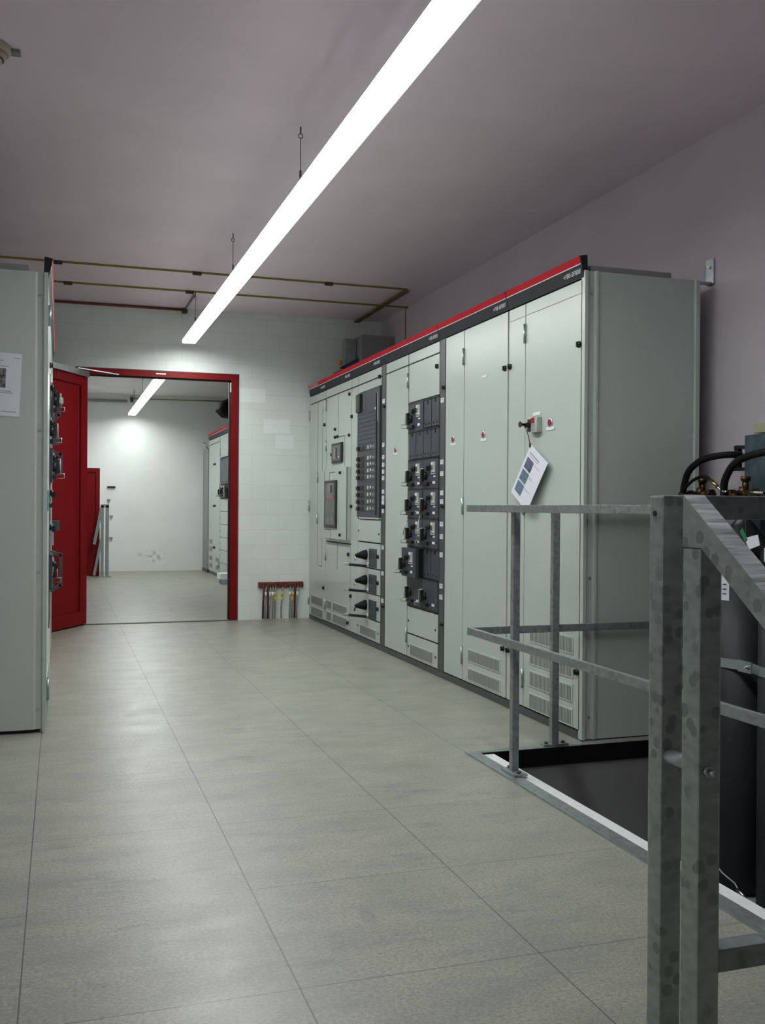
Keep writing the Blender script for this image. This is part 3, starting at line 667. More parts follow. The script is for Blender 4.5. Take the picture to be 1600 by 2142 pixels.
m = MB(); [RF.box(m, 8.28 + k * .04, 8.295 + k * .04, .965, 1.0 + (k % 2) * .03, .058, .060) for k in range(5)]; m.build('switch_marks', LETM, fo)
knob(RF, bx, 8.10, 1.385, .042, .015); knob(RF, bx, 8.10, .852, .042, .015)
m = MB(); RF.box(m, 8.46, 8.465, 1.33, 1.395, .042, .0432); RF.box(m, 8.28, 8.463, 1.393, 1.399, .042, .0432); RF.box(m, 8.642, 8.646, .90, 1.42, .042, .0432); RF.box(m, 8.43, 8.645, .886, .890, .042, .0432); RF.box(m, 8.43, 8.434, .815, .89, .042, .0432)
m.build('mimic_and_top_line', LETD, bx)
RF.part('name_plate', WHITE, bx, 8.36, 8.42, 1.343, 1.352, .042, .044)
lo2 = panel(RF, c, 7.926, 8.742, .045, .776, name='lower_door')
for (y, z) in ((7.976, .690), (7.985, .11)): knob(RF, lo2, y, z)
RF.part('warning_sticker', YEL, lo2, 7.965, 7.995, .635, .668, 0, .002)
RF.part('mimic_and_top_line', LETD, lo2, 8.340, 8.345, .545, .776, 0, .0012); RF.part('mimic_arrow', LETD, lo2, 8.336, 8.349, .545, .565, 0, .0014)
hinge(RF, lo2, 8.730, .60, .70); hinge(RF, lo2, 8.730, .15, .25)
for (a, b) in ((8.016, 8.482), (8.512, 8.700)):
    for (z0_, z1_) in ((.060, .143), (.165, .243)): grille(RF, lo2, a, b, z0_, z1_, 36 if b - a > .3 else 16)
fascia(RF, c, 7.922, 8.745, '+F00-BF802')

# ---- F : last cabinet against the blockwork wall
c = thing('switchgear_cabinet', (2.6, 9.05, 0), 'narrow last cabinet of the right row against the blockwork wall', 'cabinet', ROW)
carcass(RF, c, 8.745, 9.372)
panel(RF, c, 8.748, 9.369, 2.092, 2.168, name='top_panel')
do = panel(RF, c, 8.748, 9.369, .045, 2.088, name='door')
knob(RF, do, 8.791, 1.850); knob(RF, do, 8.795, .343)
for a in (1.93, 1.05, .14): hinge(RF, do, 9.36, a, a + .1)
hinge(RF, do, 9.04, 1.32, 1.42); hinge(RF, do, 9.04, .93, 1.03)
m = MB(); RF.box(m, 9.052, 9.056, .54, 2.085, 0, .0012); RF.box(m, 8.872, 8.876, 1.42, 2.03, 0, .0012); RF.box(m, 8.876, 8.88, .54, .80, 0, .0012); RF.box(m, 8.876, 9.056, .536, .541, 0, .0012); RF.box(m, 8.868, 8.88, 1.96, 2.00, 0, .0014)
m.build('mimic_and_top_line', LETD, do)
for (z0_, z1_) in ((.045, .135), (.155, .242)): grille(RF, do, 8.822, 9.275, z0_, z1_, 36)
fascia(RF, c, 8.745, 9.372, '+F00-BF801', logo=True)

# ---- left row seen edge-on
LROW = 'grey-green switchgear cabinets of the row on the left'
c = thing('switchgear_cabinet', (-.35, 5.35, 0), 'grey cabinet filling the left edge, its side wall carrying a taped sheet', 'cabinet', LROW)
LF.part('carcass', CAB, c, 4.994, 5.76, .04, 2.20, -.60, -.022); LF.part('gap_shade_plate', CABIN, c, 4.98, 5.759, .041, 2.17, -.022, -.0175); LF.part('plinth', BLK, c, 4.985, 5.76, 0, .041, -.60, -.03)  # includes the dark plate that paints shade into the door gaps
m = MB(); Y0 = 4.960
m.prism([(-.060, Y0, .018), (-.078, Y0, .018), (-.084, Y0 + .010, .018), (-.108, Y0 + .012, .018), (-.118, Y0, .018), (-.690, Y0, .018), (-.690, Y0 + .034, .018), (-.060, Y0 + .034, .018)], (0, 0, 2.182))
ew = m.build('end_wall', CAB, c)
for z in (2.09, 1.445, .769, .114): MB().tube([(-.097, Y0 + .012, z), (-.097, Y0 + .006, z)], .006, 8).build('screw', ZINC, ew)
MB().box(-.60, -.151, Y0 + .01, Y0 + .05, 2.2005, 2.232).build('lifting_rail', BOXG, c)
do = panel(LF, c, 4.985, 5.755, .045, 2.168, name='door'); hinge(LF, do, 4.99, 1.95, 2.05); hinge(LF, do, 4.99, .15, .25)
knob(LF, do, 5.72, 1.86); knob(LF, do, 5.72, 1.09); grille(LF, do, 5.05, 5.6, .06, .14, 30); grille(LF, do, 5.05, 5.6, .17, .25, 30)
fascia(LF, c, 4.972, 5.76)
LF.part('teal_tag', TEAL, do, 5.0, 5.03, 1.06, 1.16, 0, .006)
c = thing('switchgear_cabinet', (-.35, 6.3, 0), 'module cabinet just behind the left edge, its handles showing against the red door', 'cabinet', LROW)
carcass(LF, c, 5.76, 6.86)
zs = [1.813, 1.614, 1.413, 1.213, 1.014, .817, .609, .410]
module_frame(LF, c, 5.765, 6.35, zs)
for r in range(1, 8):
    for k in range(2): feeder(LF, c, 5.768 + k * .292, 5.768 + k * .292 + .288, zs[r], zs[r - 1], dev=(r != 7), d=.015 if (r, k) in ((1, 1), (3, 0), (6, 0)) else 0, handle=(r, k) in ((1, 1), (2, 0), (3, 0), (6, 1)))
panel(LF, c, 5.765, 6.35, 1.82, 2.168, name='upper_panel'); panel(LF, c, 5.765, 6.35, .045, .402, name='lower_panel')
panel(LF, c, 6.355, 6.75, .045, 2.168, name='door'); post(LF, c, 6.752, 6.858, (1.78, 1.38, .98), (1.85,))
fascia(LF, c, 5.76, 6.86)
c = thing('switchgear_cabinet', (-.35, 7.3, 0), 'furthest cabinet of the left row with large dark operating handles', 'cabinet', LROW)
carcass(LF, c, 6.86, 7.80)
do = panel(LF, c, 6.865, 7.795, .045, 2.168, name='door')
def big_handle(z, h, d, y=7.05, tg=None):
    m = MB(); LF.box(m, y - .05, y + .05, z - h / 2, z + h / 2, 0, .02, .003)
    m.bar(LF.P(y, z + h / 2 - .012, .01), LF.P(y, z + h / 2 - .03, d), .03, .022); m.bar(LF.P(y, z - h / 2 + .012, .01), LF.P(y, z - h / 2 + .045, d), .03, .022)
    m.bar(LF.P(y, z + h / 2 - .02, d), LF.P(y, z - h / 2 + .035, d), .03, .022, up=(1, 0, 0))
    return m.build('operating_handle', DARK, do)
big_handle(1.37, .19, .062); big_handle(.64, .28, .066); big_handle(1.76, .20, .05)
LF.part('latch_box', CREAMW2, do, 7.0, 7.1, 1.78, 1.82, 0, .075, .004); LF.part('relay', DARK, do, 6.95, 7.1, 1.50, 1.56, 0, .05, .004)
LF.part('relay', DARK, do, 6.95, 7.1, .92, .985, 0, .055, .004); LF.part('relay_base', BOXG, do, 6.95, 7.1, .82, .92, 0, .018)
fascia(LF, c, 6.86, 7.80)

# ---- row in the second room
FROW = 'cabinets of the row in the far room'
FF = Fr(2.32, -1)
c = thing('switchgear_cabinet', (2.6, 15.7, 0), 'tall door cabinet at the far end of the second room row', 'cabinet', FROW)
carcass(FF, c, 15.08, 16.25)
do = panel(FF, c, 15.085, 16.245, .045, 2.085, name='door'); panel(FF, c, 15.085, 16.245, 2.09, 2.168, name='top_panel')
for z in (1.76, 1.10, .44):
    for y in (15.52, 15.66): knob(FF, do, y, z, 0, .02)
for z in (1.3, .15): hinge(FF, do, 15.10, z, z + .14)
for z in (.10, .22, .36, .48): grille(FF, do, 15.80, 16.12, z, z + .08, 12)
for z in (.10, .22): grille(FF, do, 15.15, 15.45, z, z + .08, 12)
fascia(FF, c, 15.08, 16.25)
c = thing('switchgear_cabinet', (2.6, 14.6, 0), 'cabinet in the far room with upright blank modules above small drawers', 'cabinet', FROW)
carcass(FF, c, 13.98, 15.08)
p = panel(FF, c, 14.0, 15.06, 1.83, 2.168, name='upper_panel'); knob(FF, p, 14.2, 1.98, 0, .02); hinge(FF, p, 15.04, 1.86, 1.98)
for k in range(7): blank(FF, c, 14.02 + k * .146, 14.16 + k * .146, 1.42, 1.82)
for (y, dd) in ((14.95, .02), (14.62, .04)): feeder(FF, c, y - .28, y, 1.215, 1.41, d=dd)
for k in range(6): q = panel(FF, c, 14.0, 15.06, .045 + k * .194, .045 + (k + 1) * .194, name='drawer'); screw(FF, q, 14.05, .14 + k * .194); screw(FF, q, 15.0, .14 + k * .194)
fascia(FF, c, 13.98, 15.08)
c = thing('switchgear_cabinet', (2.6, 13.4, 0), 'far room cabinet nearest the doorway, mostly hidden by the red frame', 'cabinet', FROW)
carcass(FF, c, 12.8, 13.98); panel(FF, c, 12.81, 13.97, .045, 2.168, name='door'); fascia(FF, c, 12.8, 13.98)
g = thing('panel_frame', (2.36, 16.6, 0), 'narrow grey metal panel between the far cabinets and the far wall', 'panel')
MB().box(2.31, 2.36, 16.28, 16.88, .05, 2.05, .004).build('sheet', BOXG, g)
MB().box(2.305, 2.37, 16.27, 16.89, 0, .05).build('foot_rail', BLK, g)
MB().tube([(2.30, 16.34, 2.05), (2.27, 16.34, 2.12), (2.27, 16.5, 2.16), (2.33, 16.5, 2.05)], .012, 6).build('lifting_ring', CHROME, g)

# ============================================================ CEILING / WALL RUNS
def strip_run(label, pts, clips, wd=.015, m=YELC):
    t = thing('earthing_strip', pts[0], label, 'earthing strip', 'green-yellow earthing strips on the ceiling')
    q = MB()
    for a, b in zip(pts, pts[1:]):
        if abs(a[2] - b[2]) > .1: q.box(a[0] - .004, a[0], a[1] - wd / 2, a[1] + wd / 2, b[2], a[2])
        elif abs(a[0] - b[0]) > .1: q.box(min(a[0], b[0]), max(a[0], b[0]), a[1] - .005, a[1] + .005, a[2] - wd, a[2])
        else: q.box(a[0] - wd * .5, a[0] + wd * .5, min(a[1], b[1]), max(a[1], b[1]), a[2] - .012, a[2])
    q.build('strip', m, t)
    for (x, y, z) in clips: MB().box(x - .035, x + .035, y - .010, y + .010, z - .028, z).build('clip', YELD, t)
strip_run('front yellow strip crossing the ceiling from left to right', [(XL, 7.868, CEIL), (2.79, 7.868, CEIL)], [(-.03, 7.868, CEIL), (1.02, 7.868, CEIL), (2.1, 7.868, CEIL)])
strip_run('rear yellow strip crossing the ceiling then dropping down the right wall', [(XL, 8.575, CEIL), (3.048, 8.575, CEIL), (3.048, 8.64, CEIL - .01), (3.048, 8.64, 2.25)], [(.05, 8.575, CEIL), (1.05, 8.575, CEIL)])
strip_run('short brownish strip running along the ceiling to the blockwork wall', [(2.785, 7.868, CEIL - .014), (2.785, 9.37, CEIL - .014)], [], .05, mat('brown_yellow_strip', (0.20, 0.14, 0.05), 0.6, noise=0.5, nscale=4))
t = thing('lighting_conduit', (0.3, YW - .02, CEIL - .02), 'thin dark conduit along the top of the blockwork wall left of the light', 'conduit')
MB().tube([(XL, YW - .014, CEIL - .016), (1.09, YW - .014, CEIL - .016)], .011, 8).build('pipe', MAROON, t)
MB().box(1.075, 1.125, YW - .05, YW - .002, CEIL - .05, CEIL - .008, .003).build('junction', YELD, t)
MB().tube([(1.108, YW - .03, CEIL - .012), (1.108, 8.72, CEIL - .012)], .009, 8).build('ceiling_pipe', BOXG, t)
t = thing('lighting_conduit', (0.3, YF - .02, CEIL - .06), 'pale conduit along the top of the far wall in the second room', 'conduit')
MB().tube([(XL, YF - .03, CEIL - .12), (1.05, YF - .03, CEIL - .12)], .022, 8).build('pipe', BOXG, t)
MB().tube([(1.12, YF - .03, CEIL - .05), (1.12, YF - .03, CEIL - .13)], .022, 8).build('end_fitting', YELD, t)
MB().tube([(1.12, YF - .02, CEIL - .07), (XR, YF - .02, CEIL - .05)], .008, 6).build('cable', YELC, t)
# smoke detector
t = thing('smoke_detector', (-.29, 4.29, CEIL), 'cream smoke detector on the ceiling in the upper left corner', 'smoke detector')
MB().tube([(-.29, 4.29, CEIL), (-.29, 4.29, CEIL - .022), (-.29, 4.29, CEIL - .030)], [.090, .090, .080], 28).build('base', CREAMW, t)
MB().tube([(-.29, 4.29, CEIL - .030), (-.29, 4.29, CEIL - .050), (-.29, 4.29, CEIL - .052), (-.29, 4.29, CEIL - .064), (-.29, 4.29, CEIL - .070)], [.072, .070, .055, .055, .040], 24).build('sensor_head', CREAMW, t)
MB().tube([(-.29, 4.29, CEIL - .051), (-.29, 4.29, CEIL - .056)], [.062, .062], 24).build('vent_gap', YELD, t)
MB().box(-.205, -.165, 4.285, 4.325, CEIL - .016, CEIL, .002).build('cable_tab', BOXG, t)
# wall bracket of the near cabinet
t = thing('wall_bracket', (3.0, 4.12, 2.21), 'grey steel angle bracket tying the near cabinet top to the right wall', 'bracket')
m = MB(); m.box(2.90, 3.046, 4.09, 4.13, 2.2005, 2.208); m.box(3.040, 3.048, 4.08, 4.14, 2.2005, 2.325); m.build('angle', ZINC, t)
MB().tube([(3.041, 4.11, 2.285), (3.033, 4.11, 2.285)], .008, 6).build('bolt', CHROME, t)
# grey box on the wall above the far end of the row
t = thing('junction_cabinet', (2.9, 8.95, 2.45), 'grey metal box on the right wall above the far end of the row', 'box')
MB().box(2.72, 3.046, 8.95, 9.37, 2.36, 2.735, .004).build('body', BOXG, t)
MB().box(2.60, 2.712, 9.12, 9.22, 2.47, 2.72, .003).build('side_plate', ZINC, t)
MB().box(2.648, 2.678, 9.116, 9.12, 2.61, 2.65).build('warning_sticker', YEL, t)
MB().prism([(2.56, 9.05, 2.44), (2.72, 9.05, 2.40), (2.72, 9.05, 2.53)], (0, .14, 0)).build('blue_wedge', BLUE, t)
MB().tube([(2.53, 9.08, 2.475), (2.555, 9.08, 2.475)], [.028, .026], 14).build('orange_cap', ORG, t)
MB().box(2.535, 2.735, 9.06, 9.30, 2.395, 2.405).build('bracket', DARKG, t)
# black hose bundle in the far room
t = thing('cable_bundle', (2.1, 12.6, 2.35), 'thick black cable loop high on the right in the second room', 'cables')
for i, (dy, rr) in enumerate(((0, .075), (.14, .07), (.26, .06))):
    MB().tube([(2.55, 12.1 + dy, 2.40), (2.25, 12.05 + dy, 2.40), (2.02, 12.0 + dy, 2.38), (1.90, 12.0 + dy, 2.33), (1.87, 12.0 + dy, 2.28), (1.92, 12.0 + dy, 2.24), (2.10, 12.0 + dy, 2.225), (2.55, 12.1 + dy, 2.225)], rr * .8, 12).build('cable', BLKM, t)
MB().box(2.5, 3.048, 12.0, 12.5, 2.18, 2.46).build('cable_box', BLKM, t)
# carton at the foot of the far row
t = thing('carton', (2.12, 13.9, 0), 'small white and blue carton on the floor by the far cabinets', 'box')
MB().box(2.12, 2.30, 13.72, 14.0, .07, .15, .003).build('lid', WHITE, t)
MB().box(2.15, 2.30, 13.72, 14.0, 0, .07, .003).build('body', mat('carton_blue', (0.30, 0.36, 0.45), 0.6, noise=0.15), t)

# ============================================================ EARTHING CABLE RACK
t = thing('cable_rack', (2.04, YW - .03, .32), 'red-brown hook rail low on the blockwork wall beside the doorway', 'rack')
MB().box(1.815, 2.262, YW - .028, YW - .002, .305, .362, .008).build('rail', MAROON, t)
for k in range(9): MB().tube([(1.86 + k * .048, YW - .028, .345), (1.86 + k * .048, YW - .05, .335), (1.86 + k * .048, YW - .05, .347)], .004, 6).build('hook', BRASS, t)
CG = 'cables hanging from the red-brown hook rail'
spec = [(1.862, DRED, None, 'leftmost dark red cable on the hook rail'), (1.884, CLEARC, WHITE, 'silvery cable with a white tag second from left on the hook rail'), (1.902, DRED, None, 'dark red cable third from left on the hook rail'),
        (1.927, CLEARC, WHITE, 'silvery cable with a white tag in the left bunch beside the dark red one'), (1.952, CLEARC, WHITE, 'silvery cable with a white tag fifth from left on the hook rail'), (1.977, CLEARC, YEL, 'silvery cable with a yellow tag in the left bunch'),
        (2.046, CLEARC, YEL, 'lone silvery cable with a yellow-green tag in the middle of the rail'), (2.120, CLEARC, WHITE, 'silvery cable with a white tag right of the middle gap'), (2.150, CLEARC, YEL, 'silvery cable with a long yellow tag near the right end'),
        (2.170, DRED, None, 'dark red cable near the right end of the hook rail'), (2.196, CLEARC, WHITE, 'rightmost silvery cable on the hook rail')]
for i, (x, mm, tg, lb) in enumerate(spec):
    c = thing('earthing_cable', (x, YW - .05, .33), lb, 'cable', CG)
    sway = random.uniform(-.012, .012)
    MB().tube([(x, YW - .048, .343), (x + .002, YW - .052, .28), (x + sway, YW - .05, .15), (x + sway * .6 - .004, YW - .05, .012)], .0075 if mm is CLEARC else .009, 8).build('cord', mm, c)
    if tg: MB().tube([(x + .001, YW - .051, .268), (x + sway * .35, YW - .051, .225)], .0105, 8).build('tag_sleeve', tg, c)
    if tg is YEL: MB().tube([(x + sway * .4, YW - .051, .222), (x + sway * .6, YW - .051, .165)], .0095, 8).build('yellow_sleeve', YEL, c)
    MB().tube([(x, YW - .048, .343), (x, YW - .048, .300)], .009, 8).build('clamp', BRASS, c)

# ============================================================ PAPERS
def sheet_part(t, P, m, name, th=.0012):
    n = (Vector(P[1]) - Vector(P[0])).cross(Vector(P[3]) - Vector(P[0])).normalized() * th
    return MB().prism([Vector(p) for p in P], n).build(name, m, t)
def on_sheet(P, a, b, off):   # a across (P0->P1), b down (P0->P3)
    P0, P1, P3 = Vector(P[0]), Vector(P[1]), Vector(P[3]); n = (P1 - P0).cross(P3 - P0).normalized()
    return P0 + (P1 - P0) * a + (P3 - P0) * b + n * off
def decal(t, P, a0, a1, b0, b1, m, name, off):
    sheet_part(t, [on_sheet(P, a, b, off) for a, b in ((a0, b0), (a1, b0), (a1, b1), (a0, b1))], m, name, .0004 if off > 0 else -.0004)
# tilted card hanging from the key
P = [(2.300, 4.568, 1.420), (2.292, 4.366, 1.314), (2.262, 4.555, 1.072), (2.285, 4.767, 1.177)]
P[2] = tuple(Vector(P[1]) + Vector(P[3]) - Vector(P[0]))
t = thing('instruction_card', P[0], 'white printed card with three blue pictures, hanging tilted from a key', 'card')
sheet_part(t, P, PAPER, 'sheet', .002)
nrm = (Vector(P[1]) - Vector(P[0])).cross(Vector(P[3]) - Vector(P[0])).normalized()
sg = 1 if nrm.x < 0 else -1
OFF = .0022 if sg > 0 else -.0008
for (b0, b1, mm) in ((.215, .42, PHO1), (.455, .66, PHO2), (.69, .895, PHO3)): decal(t, P, .10, .46, b0, b1, mm, 'picture', OFF)
decal(t, P, .10, .66, .115, .127, LETD, 'print_line', OFF); decal(t, P, .10, .62, .16, .170, LETM, 'print_line', OFF)
for b, a1 in ((.235, .80), (.47, .66), (.50, .70), (.71, .80)): decal(t, P, .50, a1, b, b + .009, LETM, 'print_line', OFF)
MB().tube([(2.270, 4.575, 1.512), (2.285, 4.566, 1.46), (2.297, 4.570, 1.415)], .0022, 6).build('string', MAROON, t)
MB().tube([(2.297, 4.570, 1.425), (2.297, 4.570, 1.404)], .006, 6).build('eyelet', BRASS, t)
# taped sheet on the left cabinet
yy = 4.9585
P = [(-.386, yy, 1.811), (-.176, yy, 1.803), (-.188, yy, 1.506), (-.398, yy, 1.514)]
t = thing('instruction_sheet', (-.28, yy, 1.65), 'white printed sheet with a dark photo taped to the left cabinet side', 'paper')
sheet_part(t, P, PAPER, 'sheet', -.0012)
decal(t, P, .08, .68, .245, .555, PHO4, 'picture', -.0013)
for (a0, a1, b) in ((.1, .62, .115), (.1, .56, .155), (.1, .74, .205), (.1, .80, .60), (.1, .84, .625), (.62, .93, .925), (.84, .96, .07)): decal(t, P, a0, a1, b, b + .012, LETM, 'print_line', -.0013)

# ============================================================ STAIR OPENING FRAME AND GUARD RAIL
t = thing('floor_opening_frame', (HX0, 3, 0), 'steel angle frame with a bright white inner ledge around the floor opening', 'frame')
m = MB(); m.box(HX0 - .004, HX0 + .050, HY0, HY1, -.006, .006); m.box(HX0 + .05, XR - .003, HY1 - .036, HY1, -.006, .006); m.build('angle', GALVD, t)
m = MB(); m.box(HX0 - .010, HX0 - .003, HY0, HY1 + .004, -.003, .009); m.build('outer_bead', ZINC, t)
m = MB(); m.box(HX0 + .050, HX0 + .112, HY0, HY1 - .04, -.030, -.002); m.build('inner_ledge', WHITEST, t)
m = MB(); m.box(HX0 + .05, XR - .003, HY1 - .042, HY1 - .037, -.075, .005); m.build('edge_plate', BLKM, t)

def plate(t, x0, x1, y0, y1, z, along):
    MB().box(x0, x1, y0, y1, z, z + .010, .002).build('base_plate', GALVD, t)
    for s_ in (.16, .84):
        cx = x0 + (x1 - x0) * (s_ if along == 'x' else .5); cy = y0 + (y1 - y0) * (s_ if along == 'y' else .5)
        MB().tube([(cx, cy, z + .009), (cx, cy, z + .020)], .0085, 6).build('bolt', DARKG, t)
t = thing('guard_railing', (1.76, 3.6, 0), 'slim galvanised railing with two posts guarding the floor opening', 'railing')
MB().box(1.752, 1.782, 3.625, 3.655, .014, 1.075, .003).build('post', GALVD, t); plate(t, 1.738, 1.798, 3.575, 3.705, .006, 'y')
MB().box(2.132, 2.166, 4.000, 4.030, .014, 1.075, .003).build('post', GALVD, t); plate(t, 2.09, 2.215, 3.995, 4.035, .006, 'x')
MB().box(1.752, 1.782, 1.60, 1.63, .014, 1.075, .003).build('post', GALVD, t); plate(t, 1.738, 1.798, 1.55, 1.68, .006, 'y')
MB().box(1.715, 2.74, 4.000, 4.030, 1.072, 1.102, .002).build('top_rail', GALVD, t)
MB().box(1.715, 1.745, 1.55, 3.998, 1.072, 1.102, .002).build('top_rail', GALVD, t)
MB().box(1.728, 2.74, 4.031, 4.045, .522, .556, .002).build('middle_rail', GALVD, t)
MB().box(1.728, 1.748, 1.55, 4.030, .524, .556, .002).build('middle_rail', GALVD, t)

# near double post frame with sloping handrail
t = thing('stair_handrail', (1.19, 1.7, 0), 'heavy galvanised double post in the foreground with a sloping handrail', 'handrail')
s = .049; xl = 1.166; yl = 1.72; yr = 1.596; ZT = 1.117
MB().box(xl, xl + s, yl, yl + s, .001, ZT - .001, .0045).build('post', GALV, t)
sR = .058
MB().box(xl, xl + s, yr, yr + sR, .001, ZT - .104, .0045).build('post', GALV, t)
MB().box(xl + s, 1.64, yl, yl + s, ZT - s - .001, ZT, .0045).build('top_bar', GALVD, t)
MB().box(1.591, 1.64, yl, yl + s, .012, ZT - s, .004).build('end_post', GALVD, t)
MB().box(xl + s, 1.64, yr + .002, yr + s - .002, .190, .235, .003).build('bottom_bar', GALVD, t)
MB().box(1.591, 1.64, yr, yr + s, .012, .19, .004).build('bar_foot', GALVD, t)
m = MB()   # mitred sloping rail
slope = .75
ye = 0.55
ztop = lambda y: ZT - (yr + sR - .008 - y) * slope
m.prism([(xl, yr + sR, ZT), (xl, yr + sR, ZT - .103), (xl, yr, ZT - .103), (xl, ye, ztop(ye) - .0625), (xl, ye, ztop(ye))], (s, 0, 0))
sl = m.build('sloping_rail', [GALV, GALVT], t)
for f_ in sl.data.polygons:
    if f_.normal.z > .6: f_.material_index = 1  # upward face takes the brightened, lit-looking colour
MB().box(xl, xl + s, ye - s, ye, .012, ztop(ye), .004).build('lower_post', GALV, t)
MB().tube([(xl + .018, yl + .001, .585), (xl + .018, yr + sR - .001, .585)], .0145, 16).build('spacer_tube', ZINCB, t)
m = MB(); m.tube([(xl + .018, yr + .001, .585), (xl + .018, yr - .008, .585)], .0115, 6); m.tube([(xl + .018, yr - .008, .585), (xl + .018, yr - .026, .585)], .006, 10); m.build('bolt', CHROME, t)
m = MB(); m.tube([(xl - .0012, yl + .030, ZT - .038), (xl + .004, yl + .030, ZT - .038)], .0062, 14); m.build('bolt_hole', BLK, t)
# the same handrail in the far room
t = thing('stair_handrail', (.65, 15.6, 0), 'grey double post handrail standing by the far red door', 'handrail')
MB().box(.655, .705, 15.53, 15.58, 0, 1.10, .004).build('post', GALVD, t); MB().box(.585, .630, 15.53, 15.58, 0, 1.10, .004).build('post', GALVD, t)
MB().box(.585, .705, 15.53, 15.58, 1.06, 1.11).build('cap_bar', GALVD, t)
MB().bar((.60, 15.555, 1.07), (.49, 15.555, .50), .045, .045).build('sloping_rail', GALVD, t); MB().bar((.60, 15.555, .60), (.49, 15.555, .03), .04, .04).build('lower_rail', GALVD, t)
MB().box(.55, .74, 15.50, 15.60, 0, .015).build('base_plate', GALVD, t)
# hook rail on the far wall
t = thing('tool_hook', (.8, YF - .02, 1.40), 'short black bar fixed on the far wall', 'hook')
MB().box(.735, .865, YF - .03, YF - .001, 1.385, 1.415).build('bar', BLK, t)
for z, x, lb in ((1.169, .765, 'topmost small hook on the far wall'), (.899, .803, 'middle small hook on the far wall'), (.542, .803, 'lowest small hook on the far wall')):
    t = thing('wall_hook', (x, YF - .02, z), lb, 'hook', 'small hooks on the far wall')
    m = MB(); m.prism([(x - .03, YF - .03, z + .03), (x + .03, YF - .03, z + .03), (x, YF - .03, z - .03)], (0, .029, 0)); m.build('plate', BOXG, t)

# ============================================================ GAS CYLINDERS, HOSES, MANIFOLD
BX, BR = 2.83, .125
CYG = 'dark grey gas cylinders in the sunken opening'
def cylinder(y, label):
    t = thing('gas_cylinder', (BX, y, PIT), label, 'gas cylinder', CYG)
    zz = [PIT + .001, PIT + .012, PIT + .03, .86]; rr = [BR * .80, BR * .93, BR, BR]
    MB().tube([(BX, y, z) for z in zz], rr, 40).build('body', CYL, t)
    zz = [.86, .90, .945, .985, 1.02, 1.045, 1.085]; rr = [BR * .999, BR * .97, BR * .86, BR * .66, BR * .42, .032, .030]
    MB().tube([(BX, y, z) for z in zz], rr, 40).build('shoulder', CYLT, t)
    m = MB(); m.tube([(BX, y, 1.085), (BX, y, 1.145)], .024, 8); m.tube([(BX, y, 1.145), (BX, y, 1.19)], .019, 12)
    m.tube([(BX, y - .07, 1.160), (BX, y + .065, 1.160)], .015, 12); m.tube([(BX, y + .065, 1.160), (BX, y + .085, 1.160)], .021, 6)
    m.tube([(BX, y - .015, 1.17), (BX, y - .015, 1.215)], .014, 6); m.tube([(BX, y - .015, 1.215), (BX, y - .015, 1.235)], .021, 12); m.tube([(BX, y - .085, 1.160), (BX, y - .07, 1.160)], [.024, .024], 6)
    m.tube([(BX - .05, y + .02, 1.150), (BX, y + .02, 1.150)], .013, 8)
    m.tube([(BX, y - .06, 1.175), (BX, y - .06, 1.122)], .020, 8)
    m.build('valve', BRASS, t); return t
cy = [3.88, 3.58, 3.28, 2.98]
labs = ['gas cylinder hidden behind the posts, closest to the cabinet end wall', 'gas cylinder between the foreground post and the cut-off one, white label on it', 'gas cylinder at the right edge of the picture', 'nearest gas cylinder, outside the right edge']
cyl = [cylinder(y, l) for y, l in zip(cy[:3], labs[:3])]
sh = thing('cylinder_label', (2.71, 3.52, .78), 'white paper label stuck on the second gas cylinder', 'label')
m = MB(); N = 6; a0, a1 = math.radians(187), math.radians(207)
A = [(BX - 0, 0)]
def arc(r, z, cyy, a): return (BX + r * math.cos(a), cyy + r * math.sin(a), z)
for k in range(N):
    p, q = a0 + (a1 - a0) * k / N, a0 + (a1 - a0) * (k + 1) / N
    m.quad(arc(BR + .0015, .70, 3.58, p), arc(BR + .0015, .70, 3.58, q), arc(BR + .0015, .855, 3.58, q), arc(BR + .0015, .855, 3.58, p))
m.build('sheet', PAPER, sh)
m = MB()
for z in (.725, .765, .745): 
    m.quad(arc(BR + .0025, z, 3.58, a0 + .1), arc(BR + .0025, z, 3.58, a0 + .25), arc(BR + .0025, z + .006, 3.58, a0 + .25), arc(BR + .0025, z + .006, 3.58, a0 + .1))
m.build('print', LETD, sh)
# tag
tg = thing('inspection_tag', (2.70, 3.42, .96), 'small green and white tag hanging at the cylinder shoulder', 'tag')
from_ = Vector((2.72, 3.40, .985))
MB().prism([(2.70, 3.435, 1.000), (2.70, 3.420, 1.012), (2.70, 3.385, .965), (2.70, 3.400, .952)], (.003, 0, 0)).build('green_end', GREEN, tg)
MB().prism([(2.70, 3.398, .958), (2.70, 3.388, .975), (2.70, 3.325, .988), (2.70, 3.312, .945), (2.70, 3.375, .925)], (.003, 0, 0)).build('white_end', PAPER, tg)
MB().prism([(2.70, 3.285, .880), (2.70, 3.285, .935), (2.70, 3.225, .935), (2.70, 3.225, .870)], (.003, 0, 0)).build('paper_flap', PAPER, tg)
MB().tube([(2.702, 3.40, .965), (2.74, 3.45, 1.05), (2.80, 3.52, 1.13)], .0015, 5).build('tag_string', DARKG, tg)
